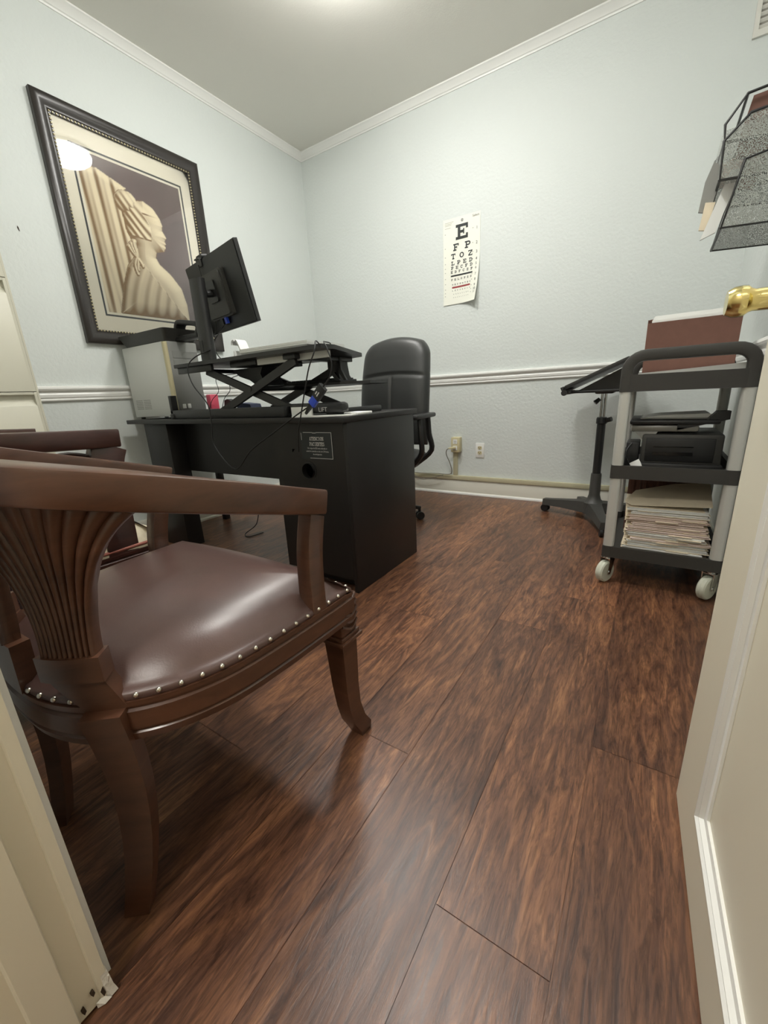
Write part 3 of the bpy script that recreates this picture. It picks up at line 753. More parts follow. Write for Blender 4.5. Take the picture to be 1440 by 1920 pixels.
mb = MB(); mb.sweep([(TX1+.018, TY0+.002, TZ0), (TX1+.018, TY0+.002, TZ1-.004)], rrect(-.010, -.016, .010, .016, .009, 4), up=Vector((1, 0, 0)))
mb.build('trim_strip', 'beigep', t, label='yellowed plastic strip along the front edge of the tower')
mb = MB(); mb.box(TX1+.03, TX1+.036, TY0+.035, TY0+.055, TZ0+.04, TZ0+.065, bev=.003).box(TX1+.03, TX1+.036, TY0+.065, TY0+.085, TZ0+.04, TZ0+.065, bev=.003); mb.build('button', 'whitep', t)
for (x, y) in ((.09, TY0+.02), (.42, TY0+.02), (.09, TY1-.02), (.42, TY1-.02)): MB().cyl((x, y, DZ+.0005), (x, y, TZ0+.001), .012).build('foot', 'black', t)
# black carry tray on the tower
t = thing('carry_tray', 'open black plastic carrying tray with a handle on top of the computer tower', 'tray', (.36, -1.69, TZ1))
z0 = TZ1+.001; o2 = rrect(.045, -1.80, .72, -1.58, .02, 3); i2 = rrect(.051, -1.794, .714, -1.586, .016, 3)
mb = MB(); b0 = rrect(.075, -1.775, .49, -1.60, .02, 3)
lo = [mb.bm.verts.new((x, y, z0)) for x, y in b0]; hi = [mb.bm.verts.new((x, y, z0+.060)) for x, y in rrect(.045, -1.80, .53, -1.575, .02, 3)]
hi2 = [mb.bm.verts.new((x, y, z0+.060)) for x, y in rrect(.051, -1.794, .524, -1.581, .016, 3)]; lo2 = [mb.bm.verts.new((x, y, z0+.004)) for x, y in rrect(.080, -1.77, .485, -1.605, .016, 3)]
n = len(lo)
for p_, q_ in ((lo, hi), (hi, hi2), (hi2, lo2)):
    for i in range(n): mb.bm.faces.new((p_[i], p_[(i+1) % n], q_[(i+1) % n], q_[i]))
mb.bm.faces.new(lo[::-1]); mb.bm.faces.new(lo2); mb.build('bin', 'grayb', t)
mb = MB(); mb.sweep(spline([(.485, -1.69, z0+.02), (.500, -1.69, z0+.055), (.515, -1.69, z0+.082), (.545, -1.69, z0+.090), (.66, -1.69, z0+.070), (.685, -1.69, z0+.062), (.695, -1.69, z0+.045), (.68, -1.69, z0+.02)], 5), rrect(-.03, -.012, .03, .012, .008, 2), up=Vector((0, 0, 1)))
mb.sweep([(.49, -1.69, z0+.012), (.69, -1.69, z0+.012)], rrect(-.03, -.011, .03, .011, .006, 2)); mb.build('handle', 'black', t)

# ================================================================== THINGS ON THE DESK AND RISER
LZ = PZ+.0165
t = thing('laptop', 'closed silver laptop lying on the desk riser', 'laptop', (1.36, -1.73, LZ))
lp = [(1.165, -1.852), (1.556, -1.844), (1.551, -1.600), (1.160, -1.608)]
def inset(poly, k):
    c = Vector((sum(p[0] for p in poly)/4, sum(p[1] for p in poly)/4)); return [tuple(c+(Vector(p)-c)*k) for p in poly]
mb = MB(); a = [mb.bm.verts.new((*p, LZ)) for p in inset(lp, .94)]; b = [mb.bm.verts.new((*p, LZ+.009)) for p in lp]; c = [mb.bm.verts.new((*p, LZ+.015)) for p in lp]
mb.bm.faces.new(a[::-1]); mb.bm.faces.new(c)
for p_, q_ in ((a, b), (b, c)):
    for i in range(4): mb.bm.faces.new((p_[i], p_[(i+1) % 4], q_[(i+1) % 4], q_[i]))
mb.build('chassis', 'silver', t, angle=20)
MB().prism(inset(lp, .995), lambda u, v, d: (u, v, d), LZ+.0158, LZ+.0235).build('lid', 'silver', t)
mb = MB(); mb.box(1.546, 1.5545, -1.81, -1.67, LZ+.006, LZ+.013); mb.build('port_row', 'black', t)
t = thing('phone_stand', 'small white plastic phone stand behind the laptop', 'phone stand', (.86, -1.54, LZ))
mb = MB(); mb.sweep(spline([(.845, -1.54, LZ+.002), (.835, -1.54, LZ+.05), (.815, -1.54, LZ+.100), (.800, -1.54, LZ+.120), (.770, -1.54, LZ+.118), (.765, -1.54, LZ+.100)], 5), rrect(-.032, -.005, .032, .005, .003, 2), up=Vector((1, 0, 0)))
mb.box(.775, .785, -1.575, -1.505, LZ+.0005, LZ+.070, bev=.003).box(.775, .90, -1.575, -1.505, LZ+.0005, LZ+.008, bev=.003); mb.build('stand_body', 'whitep', t)
pp = MB(); pp.prism([(1.455, -1.868), (1.60, -1.866), (1.71, -1.795), (1.70, -1.735), (1.625, -1.805), (1.455, -1.815)], lambda u, v, d: (u, v, d), DZ+.0004, DZ+.0052)
tag(pp.build('paper_sheet', 'paper'), 'white sheets of paper on the front corner of the desk', 'paper')
pp = MB(); pp.box(1.625, 1.705, -1.735, -1.64, DZ+.0004, DZ+.010, bev=.002)
tag(pp.build('note_pad', 'paper'), 'small white note pad at the right end of the desk', 'note pad')
pp = MB(); pp.box(1.40, 1.515, -1.812, -1.802, DZ+.001, DZ+.040)
tag(pp.build('index_card', 'paper'), 'white card leaning on the riser base behind the papers', 'card')
bx_ = MB(); bx_.box(.30, .345, -1.46, -1.40, DZ+.0005, .885, bev=.006); tag(bx_.build('pink_bottle', 'pink'), 'pink plastic bottle standing behind the computer tower', 'bottle')
t = thing('stapler', 'black stapler behind the lifting arms of the desk riser', 'stapler', (.42, -1.36, DZ))
mb = MB(); mb.box(.36, .50, -1.38, -1.34, DZ+.0005, DZ+.012, bev=.003); mb.build('base', 'black', t)
mb = MB(); mb.prism([(.36, .80), (.37, .845), (.40, .852), (.50, .815), (.50, .80)], lambda u, v, d: (u, d, v), -1.378, -1.342); mb.box(.36, .385, -1.376, -1.344, DZ+.012, .80); mb.build('arm', 'black', t)
bx_ = MB(); bx_.prism([(.55, DZ+.0005), (.72, DZ+.0005), (.70, .815), (.60, .825)], lambda u, v, d: (u, d, v), -1.45, -1.37)
tag(bx_.build('pencil_pouch', mat('navy_cloth', rgb(52, 60, 84), .7)), 'dark blue pouch lying behind the lifting arms', 'pouch')

# ---- cords
def cord(name, label, pts, r=.0026, m_='cord', n=6):
    return tag(MB().tube(pts, r, 6, smooth=n).build(name, m_, angle=80), label, 'cord')
YC = -1.885
t = thing('video_cable', 'black monitor cable looping down the desk front to a blue plug', 'cord', (1.2, YC, .8))
MB().tube([(.957, -1.845, 1.069), (.85, -1.86, 1.045), (.818, YC, .999), (.837, YC, .920), (.928, YC, .823), (.930, YC, .723), (.929, YC, .628), (1.058, YC, .522), (1.189, YC, .615), (1.351, YC, .696), (1.490, YC, .764), (1.559, YC, .795), (1.600, YC, .815)], .0028, 6, smooth=6).build('cable', 'cord', t, angle=80)
a, b = Vector((1.588, YC, .808)), Vector((1.634, YC, .852)); d_ = (b-a).normalized()
MB().sweep([a-d_*.05, a], [(-.010, -.008), (.010, -.008), (.010, .008), (-.010, .008)], up=Vector((0, 1, 0)), scale=lambda s: .45+.4*s).build('strain_relief', 'cord', t)
MB().sweep([a, a+d_*.034], rrect(-.0165, -.008, .0165, .008, .003, 2), up=Vector((0, 1, 0))).build('plug', 'blue', t)
t = thing('display_adapter', 'black display adapter hanging from the laptop by a short cord', 'adapter', (1.66, YC, .87))
c0 = a+d_*.0345
MB().sweep([c0, c0+d_*.058], rrect(-.019, -.0085, .019, .0085, .003, 2), up=Vector((0, 1, 0))).build('adapter_body', 'black', t)
mb = MB(); pz = c0+d_*.012; sd = Vector((-d_.z, 0, d_.x))
for w0, w1, q in ((.002, .016, .004), (.000, .020, -.006)):
    pa = lambda u, v: pz+d_*u+sd*v+Vector((0, -.0088, 0))
    mb.poly([pa(w0, q), pa(w1, q), pa(w1, q+.005), pa(w0, q+.005)])
mb.build('marking', 'whiteink', t)
MB().tube([c0+d_*.058, (1.690, YC, .905), (1.704, YC, .950), (1.690, YC, 1.000), (1.665, -1.872, 1.028), (1.610, -1.80, 1.040), (1.585, -1.74, 1.042), (1.556, -1.70, LZ+.0095)], .0026, 6, smooth=6).build('cord', 'cord', t, angle=80)
cord('charger_cord', 'black charger cord hanging from the laptop past the notice on the desk front', [(1.556, -1.77, LZ+.0095), (1.580, -1.81, 1.042), (1.615, -1.862, 1.036), (1.632, YC-.006, 1.00), (1.602, YC-.012, .942), (1.568, YC-.012, .856), (1.537, YC-.010, .776), (1.505, -1.890, .70), (1.486, -1.880, .62)])
cord('network_cord', 'thin cord drooping beside the computer tower', [(.66, -1.43, .99), (.54, -1.44, .965), (.522, -1.44, .90), (.455, -1.44, .852), (.39, -1.43, DZ+.004)], .0022)
cord('mouse_cord', 'thin cord drooping nearest the computer tower', [(.62, -1.42, .995), (.430, -1.45, .98), (.425, -1.45, .90), (.37, -1.47, .845), (.36, -1.50, DZ+.004)], .0022)
cord('floor_cord', 'loose black cord on the floor under the desk', [(.58, -1.40, .12), (.60, -1.45, .05), (.57, -1.52, .004), (.64, -1.55, .004), (.66, -1.45, .004)], .003)

# ================================================================== ARMCHAIRS
def armchair(name, label, loc, rz, seat_mat, wood, w=1.0, zf=.657, zb=.786, post=.040, deep_post=.036, dome=.055, pipe=False, group=None):
    t = thing(name, label, 'armchair', loc, rz, group)
    # right half of the seat outline, rear centre -> front corner
    half = [(0, -.285), (.085, -.280), (.165, -.252), (.238, -.185), (.278, -.10), (.292, 0), (.298, .12), (.300, .215)]
    half = [(x*w, y) for x, y in half]
    R = spline([(x, y, 0) for x, y in half], 5)
    front = [(.2*w, .226, 0), (.1*w, .232, 0), (0, .234, 0)]
    right = R+[Vector(p) for p in front]
    loop = right+[Vector((-p.x, p.y, 0)) for p in right[-2:0:-1]]
    def off(k):
        out = []
        n = len(loop)
        if k > .03: return [Vector((p.x*(1-k/.29), -.025+(p.y+.025)*(1-k/.25), 0)) for p in loop]
        for i in range(n):
            a, b = loop[i-1], loop[(i+1) % n]; tt = (b-a).normalized(); nrm = Vector((tt.y, -tt.x, 0))
            out.append(loop[i]-nrm*k)
        return out
    # seat rail: moulded band
    mb = MB(); zt = .424
    prof = [(0, zt), (0, zt-.008), (.003, zt-.010), (.003, zt-.013), (-.002, zt-.016), (-.002, zt-.046), (.003, zt-.049), (.003, zt-.052), (-.001, zt-.055), (.002, zt-.068), (.028, zt-.068), (.028, zt)]
    rings = [[mb.bm.verts.new((p.x, p.y, z)) for p in off(k)] for k, z in prof]
    n = len(loop)
    for a in range(len(prof)):
        p, q = rings[a], rings[(a+1) % len(prof)]
        for i in range(n): mb.bm.faces.new((p[i], p[(i+1) % n], q[(i+1) % n], q[i]))
    mb.build('seat_rail', wood, t, local=True, angle=25)
    # upholstered seat
    lift = .034 if pipe else 0.0
    mb = MB(); L_ = []
    for k, z in ((.004, zt+.0005), (.003, zt+.006), (.006, zt+.011), (.014-lift*.2, zt+.013+lift*.55), (.022, zt+.020+lift), (.045, zt+.020+lift+dome*.45), (.09, zt+.020+lift+dome*.75), (.15, zt+.020+lift+dome*.95)):
        L_.append([mb.bm.verts.new((p.x, p.y, z)) for p in off(k)])
    for a in range(len(L_)-1):
        for i in range(n): mb.bm.faces.new((L_[a][i], L_[a][(i+1) % n], L_[a+1][(i+1) % n], L_[a+1][i]))
    ce = mb.bm.verts.new((0, -.02, zt+.020+lift+dome))
    for i in range(n): mb.bm.faces.new((L_[-1][i], L_[-1][(i+1) % n], ce))
    mb.bm.faces.new(L_[0][::-1])
    seat = mb.build('seat_cushion', seat_mat, t, local=True, angle=70)
    if pipe: MB().tube([(p.x, p.y, zt+.012) for p in off(.006)], .0055, 6, closed=True).build('piping', 'piping', t, local=True, angle=80)
    else:
        pr = off(.0035); acc = 0.0; last = pr[0]; pts_ = []
        for i in range(1, n+1):
            q = pr[i % n]; seg = (q-last).length; c = 0.0
            while acc+seg-c > .030:
                c += .030-acc; acc = 0.0; pts_.append(last.lerp(q, c/seg))
            acc += seg-c; last = q
        first = MB().ball((0, 0, 0), .0045, 2).build('nail', 'nail', seat, local=True, angle=80)
        for i, c in enumerate(pts_):
            o = first if i == 0 else first.copy()
            if i: COL.objects.link(o)
            o.parent = seat; o.location = (c.x, c.y, zt+.0075)
    # horseshoe top rail: rises from the arm ends to the back
    f_ = lambda k: zf+(zb-zf)*k
    arms = [(.262*w, .175, f_(0)), (.276*w, .10, f_(.17)), (.285*w, .0, f_(.40)), (.282*w, -.085, f_(.59)), (.258*w, -.17, f_(.775)), (.195*w, -.245, f_(.92)), (.10*w, -.290, f_(1.0)), (0, -.302, f_(1.0))]
    A = spline([Vector(p) for p in arms], 6); A = A+[Vector((-p.x, p.y, p.z)) for p in A[-2::-1]]
    if not pipe:
        for p in A:
            if p.x < 0: p.z += .018*min(1, -p.x/.25)
    hh = .050
    path = [p-Vector((0, 0, hh/2)) for p in A]
    mb = MB(); mb.sweep(path, rrect(-.020, -hh/2, .020, hh/2, .006, 2)); mb.build('top_rail', wood, t, local=True, angle=30)
    # arm posts
    for s in (-1, 1):
        P = spline([(s*.278*w, .115, zt-.003), (s*.275*w, .118, zt+.06), (s*.270*w, .128, zf-.11), (s*.263*w, .150, zf-hh+.004+(.016 if s < 0 and not pipe else 0))], 5)
        mb = MB(); mb.sweep(P, rrect(-deep_post/2, -post/2, deep_post/2, post/2, .004, 2), up=Vector((0, 1, 0))); mb.build('arm_post', wood, t, local=True, angle=30)
    # back: fan splats carried by the rear legs plus a centre one
    PL = [p for p in A[::-1]]; cum = [0.0]
    for i in range(1, len(PL)): cum.append(cum[-1]+(PL[i]-PL[i-1]).to_2d().length)
    mid = cum[-1]/2
    def rail_at(s):
        s = mid+s; s = max(0, min(cum[-1]-1e-6, s))
        for i in range(1, len(cum)):
            if cum[i] >= s:
                return PL[i-1].lerp(PL[i], (s-cum[i-1])/(cum[i]-cum[i-1]))
    lc = [0.0]
    ll = [Vector((-p.x, p.y, 0)) for p in R[::-1]]+R[1:]
    for i in range(1, len(ll)): lc.append(lc[-1]+(ll[i]-ll[i-1]).length)
    def seat_at(s):
        s = lc[-1]/2+s; s = max(0, min(lc[-1]-1e-6, s))
        for i in range(1, len(lc)):
            if lc[i] >= s:
                p = ll[i-1].lerp(ll[i], (s-lc[i-1])/(lc[i]-lc[i-1])); return p
    def fan(s0, half_top, name='fan_splat', s_seat=None, nr=11):
        s_seat = s0 if s_seat is None else s_seat
        zb_ = .505
        def pt(u, v, inn):
            # v 0..1 from block to rail ; u -1..1 across
            wd = .042+(half_top-.042)*(v**2.2)
            top = rail_at(s0+u*wd); bot = seat_at(s_seat+u*wd*.95)
            k = v*v*(3-2*v)*.75+v*.25
            p = bot.lerp(top, k)
            bulge = -.010*math.sin(PI*v)
            zz = zb_+(top.z-hh+.004-zb_)*v
            tt = rail_at(s0+u*wd+.005)-rail_at(s0+u*wd-.005); nrm = Vector((tt.y, -tt.x, 0)).normalized()   # outward
            if nrm.dot(Vector((p.x, p.y, 0))) < 0: nrm = -nrm
            rib = .007*abs(math.sin(PI*nr*(u+1)/2))**.7*(1 if abs(u) < .999 else 0)
            q = Vector((p.x, p.y, zz))+nrm*(bulge-.004)
            return q-nrm*.016 if inn else q+nrm*rib
        mb = MB()
        mb.grid(lambda a, b: pt(2*a-1, b, False), nr*8, 18, lambda a, b: pt(2*a-1, b, True)-pt(2*a-1, b, False))
        return mb.build(name, wood, t, local=True, angle=50)
    def block(s_low, halfw, z0, z1, k0, k1, name, out=.004, deep=.026, s_up=None):
        s_up = s_low if s_up is None else s_up
        mb = MB()
        def fn(a, b, inn):
            hw = halfw*(k0+(k1-k0)*b); s_seat = s_low+(s_up-s_low)*b; p = seat_at(s_seat+(2*a-1)*hw); q = seat_at(s_seat+(2*a-1)*hw+.004)-seat_at(s_seat+(2*a-1)*hw-.004)
            nrm = Vector((q.y, -q.x, 0)).normalized()
            if nrm.dot(Vector((p.x, p.y, 0))) < 0: nrm = -nrm
            return Vector((p.x, p.y, z0+(z1-z0)*b))+nrm*(out-(deep if inn else 0))
        mb.grid(lambda a, b: fn(a, b, False), 6, 4, lambda a, b: fn(a, b, True)-fn(a, b, False)); mb.build(name, wood, t, local=True, angle=40)
    sL = .200*w
    for s in (-1, 1):
        sF = sL-.032*w
        fan(s*sF, .150)
        block(s*sF, .046, .468, .507, 1.0, 1.0, 'splat_block', .006, .030)
        block(s*sL, .037, zt-.002, .469, .80, 1.12, 'back_stile', .001, .028, s*sF)
    fan(0, .070, nr=7)
    block(0, .050, zt-.002, .506, .9, 1.1, 'back_stile', .001, .026)
    # rear legs, tapering and raked back
    for s in (-1, 1):
        p = seat_at(s*sL); a = math.atan2(p.x, -p.y)
        mb = MB(); secs = []
        for k in range(9):
            f = k/8; z = (zt-.008)*(1-f)+.0005*f; wd = .028-.008*f; th = .018-.003*f
            c = Vector((p.x*(1-.20*f), p.y-.0+.018*math.sin(PI*f)-.018*f*f, z))
            tx = Vector((math.cos(a), math.sin(a)*1.0, 0)); ty = Vector((math.sin(a), -math.cos(a), 0))
            secs.append([mb.bm.verts.new(c+tx*u+ty*v) for u, v in ((-wd, -th+.006), (-wd, th), (wd, th), (wd, -th+.006))])
        for i in range(8):
            for j in range(4): mb.bm.faces.new((secs[i][j], secs[i][(j+1) % 4], secs[i+1][(j+1) % 4], secs[i+1][j]))
        mb.bm.faces.new(secs[0][::-1]); mb.bm.faces.new(secs[-1]); mb.build('rear_leg', wood, t, local=True, angle=50)
    # front legs: carved block, stepped collar, sabre leg
    for s in (-1, 1):
        cx, cy = s*.262*w, .205
        leg = MB()
        secs = []
        for (f, z, o, hw) in ((0, .300, 0, .026), (.15, .25, .002, .0245), (.35, .17, .004, .022), (.55, .11, .010, .0205), (.75, .060, .024, .021), (.9, .025, .044, .022), (1, .0005, .050, .018)):
            c = Vector((cx-s*.03*0, cy+o, z)); secs.append([leg.bm.verts.new(c+Vector((u*hw, v*hw, 0))) for u, v in ((-1, -1), (1, -1), (1, 1), (-1, 1))])
        for i in range(len(secs)-1):
            for j in range(4): leg.bm.faces.new((secs[i][j], secs[i][(j+1) % 4], secs[i+1][(j+1) % 4], secs[i+1][j]))
        leg.bm.faces.new(secs[0][::-1]); leg.bm.faces.new(secs[-1]); fl = leg.build('front_leg', wood, t, local=True, angle=50)
        mb = MB(); mb.box(cx-.037, cx+.037, cy-.037, cy+.037, .303, .312, bev=.002).box(cx-.032, cx+.032, cy-.032, cy+.032, .312, .322, bev=.002); o = mb.build('collar', wood, t, local=True); o.parent = fl
        mb = MB(); mb.box(cx-.028, cx+.030, cy-.030, cy+.026, .322, .412, bev=.004)
        for k in range(5):      # acanthus ridges on the two outer faces
            z0 = .330+.016*k; r = .006+.0015*(2-abs(k-2))
            mb.tube([(cx+s*.030, cy-.026, z0+.020), (cx+s*.034, cy, z0+.006), (cx+s*.030, cy+.026, z0+.018)], r*.6, 6, smooth=3)
            mb.tube([(cx-.026, cy+.027, z0+.020), (cx, cy+.032, z0+.006), (cx+.026, cy+.027, z0+.018)], r*.6, 6, smooth=3)
        o = mb.build('carved_block', wood, t, local=True, angle=40); o.parent = fl
    return t
armchair('armchair', 'mahogany tub armchair with a brown leather seat, nearest the doorway', (1.905, -2.700, 0), math.radians(0.5), 'leather', 'wood')
c2 = armchair('armchair', 'dark mahogany armchair with a cream fabric seat, between the leather one and the filing cabinet', (1.130, -2.715, 0), math.radians(0), 'creamfab', 'wood_dark', w=1.12, zf=.775, zb=.80, post=.085, deep_post=.040, dome=.06, pipe=True)
mb = MB(); mb.tube([(.290, .10, .700), (.285, .04, .712), (.284, -.04, .690), (.284, -.10, .655), (.283, -.13, .60)], .014, 8, smooth=5)
mb.build('arm_bracket', 'wood_dark', c2, local=True)

# ================================================================== OFFICE CHAIR
t = thing('office_chair', 'black leather high-back office chair behind the desk', 'office chair', (1.36, -1.0, 0), math.radians(6))
def backsurf(u, v, front):
    hw = .195+.035*math.sin(PI*min(1, v*.62+.22)); 
    if v > .86: hw *= math.sqrt(max(.0, 1-((v-.86)/.14)**2*.36))
    x = (2*u-1)*hw; z = .52+.615*v+.030*(1-(2*u-1)**2)*(1 if v > .8 else v)*1.0
    edge = max(0, 1-abs(2*u-1)**6)*max(0, 1-abs(2*v-1)**10)
    y = .155+.055*(v-.35)+.03*math.sin(PI*v*1.1+.3)*-1
    pad = .050*edge**.5
    if front:
        seam = .012*math.exp(-((v-.66)/.012)**2)+(.009*math.exp(-((2*u-1)/.03)**2) if v < .65 else 0)
        return Vector((x, y-pad+seam*edge, z))
    return Vector((x*.99, y+.026+.030*edge**.5, z))
mb = MB(); mb.grid(lambda u, v: backsurf(u, v, True), 40, 60, lambda u, v: backsurf(u, v, False)-backsurf(u, v, True)); mb.build('backrest', 'offleather', t, local=True, angle=60)
mb = MB()
def seatsurf(u, v, top):
    x = (2*u-1)*.235-.045; y = -.27+.47*v; e = max(0, 1-abs(2*u-1)**6)*max(0, 1-abs(2*v-1)**6)
    return Vector((x, y, .455+.045*e**.5 if top else .435-.025*e**.5))
mb.grid(lambda u, v: seatsurf(u, v, True), 24, 24, lambda u, v: seatsurf(u, v, False)-seatsurf(u, v, True)); mb.build('seat', 'offleather', t, local=True, angle=60)
for s in (-1, 1):
    mb = MB(); mb.box(s*.262-.028, s*.262+.028, -.20, .10, .692, .718, bev=.011); pad = mb.build('armrest', 'black', t, local=True)
    mb = MB(); mb.tube([(s*.262, -.10, .695), (s*.275, -.12, .60), (s*.27, -.10, .50), (s*.20, -.06, .425), (s*.262-s*.07, .04, .425), (s*.275, .05, .50), (s*.268, .03, .60), (s*.262, .03, .695)], .016, 8, smooth=4); mb.build('arm_support', 'black', t, local=True)
MB().box(-.06, .06, .12, .17, .40, .62, bev=.01).build('back_bracket', 'black', t, local=True)
MB().cyl((-.09, .03, .12), (-.09, .03, .42), .030, .024).build('gas_lift', 'black', t, local=True)
for k in range(5):
    a = math.radians(44+72*k); d = Vector((math.cos(a), math.sin(a), 0)); bo = Vector((-.09, .03, 0))
    mb = MB(); mb.sweep([bo+d*.02+Vector((0, 0, .125)), bo+d*.16+Vector((0, 0, .110)), bo+d*.29+Vector((0, 0, .080))], rrect(-.024, -.018, .024, .018, .008, 2), scale=lambda s: 1-.4*s); lg = mb.build('base_leg', 'black', t, local=True)
    mb = MB(); c = bo+d*.285; sd = Vector((-d.y, d.x, 0))
    for q in (-1, 1): mb.cyl(c+sd*(q*.008)+Vector((0, 0, .0275)), c+sd*(q*.026)+Vector((0, 0, .0275)), .027, n=18)
    mb.cyl(c+Vector((0, 0, .04)), c+Vector((0, 0, .07)), .010); o = mb.build('caster', 'black', t, local=True); o.parent = lg

# ================================================================== EYE CHART
EX0, EX1, EZ0, EZ1 = 1.295, 1.572, 1.452, 2.008
t = thing('eye_chart', 'white eye test chart with black letters on the back wall', 'eye chart', (1.43, 0, EZ0))
def chart(u, v, d=0.0):
    """u, v in 0..1 (left-right, bottom-top)"""
    k = max(0, (u-.35)/.65)**2*max(0, (.55-v)/.55)**1.5*.055 + .010*max(0, .18-v)*2
    return (EX0+(EX1-EX0)*u-k*.25, -.0025-k-d, EZ0+(EZ1-EZ0)*v)
MB().grid(lambda u, v: chart(u, v), 24, 40, lambda u, v: (0, .0006, 0)).build('sheet', 'paper2', t)
EW, EH = EX1-EX0, EZ1-EZ0
G = lambda x, y: chart((x-EX0)/EW, (y-EZ0)/EH, .0012)
mb = MB()
xc = EX0+.5*EW
rows = [('E', .830, .0930, 0, .98), ('FP', .668, .0440, .088, .95), ('TOZ', .567, .0345, .0650, .95), ('LPED', .489, .0255, .0455, .95), ('PECFD', .434, .0195, .0365, .95), ('EDFCZP', .386, .0160, .0310, .95),
        ('FELOPZD', .296, .0125, .0250, .95), ('DEFPOTEC', .238, .0095, .0200, .95), ('LEFODPCT', .166, .0075, .0200, .95), ('FDPLTCEO', .122, .0058, .0170, .95), ('PEZOLCFTD', .082, .0045, .0150, .95)]
for word, v, s, gp, wd in rows: letters_into(mb, word, xc+.004, EZ0+EH*v, s, gp, G, wide=wd)
for i, (lab, v) in enumerate((('1', .830), ('2', .668), ('3', .567), ('4', .489), ('5', .434), ('6', .386), ('7', .313), ('8', .252), ('9', .186), ('10', .142), ('11', .105))):
    sz = .026 if i < 4 else .023
    text_into(mb, lab, sz, lambda a, b, v=v, sz=sz: G(EX0+EW*.915+a, EZ0+EH*v-sz*.33+b))
text_into(mb, 'Select', .020, lambda a, b: G(EX0+EW*.885+a, EZ0+EH*.955+b)); mb.build('optotypes', 'ink', t)
mb = MB(); A0, A1 = xc-.080, xc+.090
for i in range(8):
    a, b = A0+(A1-A0)*i/8, A0+(A1-A0)*(i+1)/8; z = EZ0+EH*.341
    mb.poly([G(a, z-.005), G(b, z-.005), G(b, z+.005), G(a, z+.005)])
mb.build('black_bar', 'ink', t)
mb = MB(); A0, A1 = xc-.070, xc+.076
for i in range(8):
    a, b = A0+(A1-A0)*i/8, A0+(A1-A0)*(i+1)/8; z = EZ0+EH*.203
    mb.poly([G(a, z-.0055), G(b, z-.0055), G(b, z+.0055), G(a, z+.0055)])
mb.build('red_bar', 'redink', t)
mb = MB()
for (x, v, wd) in ((.05, .957, .24), (.05, .940, .20), (.05, .925, .18), (.05, .895, .16)):
    for i in range(int(wd/.012)): mb.poly([G(EX0+EW*(x+i*.012), EZ0+EH*v), G(EX0+EW*(x+i*.012+.008), EZ0+EH*v), G(EX0+EW*(x+i*.012+.008), EZ0+EH*(v+.007)), G(EX0+EW*(x+i*.012), EZ0+EH*(v+.007))])
for v in (.830, .668, .567, .489, .434, .386, .313, .252, .186, .142, .105):
    for x in (.80, .045): mb.poly([G(EX0+EW*x, EZ0+EH*v), G(EX0+EW*(x+.022), EZ0+EH*v), G(EX0+EW*(x+.022), EZ0+EH*(v+.010)), G(EX0+EW*x, EZ0+EH*(v+.010))])
mb.build('small_print', 'grayink', t)
mb = MB(); c = G(xc+.006, EZ0+EH*.955); mb.lathe([(.010, 0), (.010, .0006), (.005, .001)], c, (c[0], c[1]-1, c[2]), 16); mb.build('hanging_eyelet', 'bezel', t)

# ================================================================== WALL FITTINGS
t = thing('cable_raceway', 'tan surface raceway with an outlet box along the foot of the back wall', 'raceway', (1.42, 0, .123))
MB().box(.40, 2.95, -.0235, -.0005, .1235, .158, bev=.003).build('channel', 'race', t)
MB().box(1.376, 1.414, -.018, -.0005, .158, .355, bev=.003).build('riser_channel', 'race', t)
ob = MB().box(1.372, 1.446, -.052, -.0005, .355, .474, bev=.004).build('outlet_box', 'beigep', t)
mb = MB(); mb.box(1.391, 1.427, -.0545, -.0515, .372, .408, bev=.004).box(1.391, 1.427, -.0545, -.0515, .422, .458, bev=.004); rc = mb.build('receptacle', 'whitep', t); rc.parent = ob
mb = MB()
for dx in (-.007, .005): mb.box(1.409+dx, 1.412+dx, -.0548, -.0544, .437, .447)
mb.cyl((1.409, -.0546, .430), (1.409, -.0549, .430), .003, n=8); o = mb.build('slots', 'ink', t); o.parent = rc
t = thing('power_cord', 'white plug with a grey cord running along the raceway', 'cord', (1.38, -.06, .38))
mb = MB(); mb.sweep([(1.409, -.0552, .392), (1.395, -.080, .392), (1.368, -.088, .390)], rrect(-.011, -.009, .011, .009, .004, 2), scale=lambda s: 1-.35*s); mb.build('plug', 'beigep', t)
MB().tube([(1.372, -.088, .390), (1.350, -.086, .375), (1.343, -.075, .335), (1.365, -.055, .265), (1.375, -.040, .195), (1.348, -.036, .168), (1.22, -.032, .166), (1.09, -.034, .162), (1.00, -.06, .172), (.92, -.10, .185)], .0036, 8, smooth=6).build('cord', 'graycord', t, angle=80)
cord('spare_cord', 'slack grey cord sagging below the raceway beside the desk', [(1.30, -.044, .160), (1.20, -.046, .130), (1.10, -.046, .112), (1.02, -.048, .140), (.95, -.06, .15)], .0034, 'graycord')
t = thing('wall_outlet', 'white double wall outlet on the back wall, right of the raceway box', 'outlet', (1.598, 0, .37))
ox, oz = 1.599, .370
MB().box(ox-.035, ox+.035, -.0065, -.0005, oz-.0575, oz+.0575, bev=.002).build('cover_plate', 'whitep', t)
for dz in (-.0195, .0195):
    mb = MB(); mb.prism(rrect(ox-.017, oz+dz-.0135, ox+.017, oz+dz+.0135, .010, 4), lambda u, v, d: (u, d, v), -.0085, -.006); r = mb.build('receptacle', 'beigep', t)
    mb = MB(); mb.box(ox-.0085, ox-.0055, -.0089, -.0083, oz+dz-.002, oz+dz+.008).box(ox+.0055, ox+.0085, -.0089, -.0083, oz+dz-.002, oz+dz+.008).cyl((ox, -.0083, oz+dz-.007), (ox, -.0089, oz+dz-.007), .003, n=8); s_ = mb.build('slots', 'ink', t); s_.parent = r
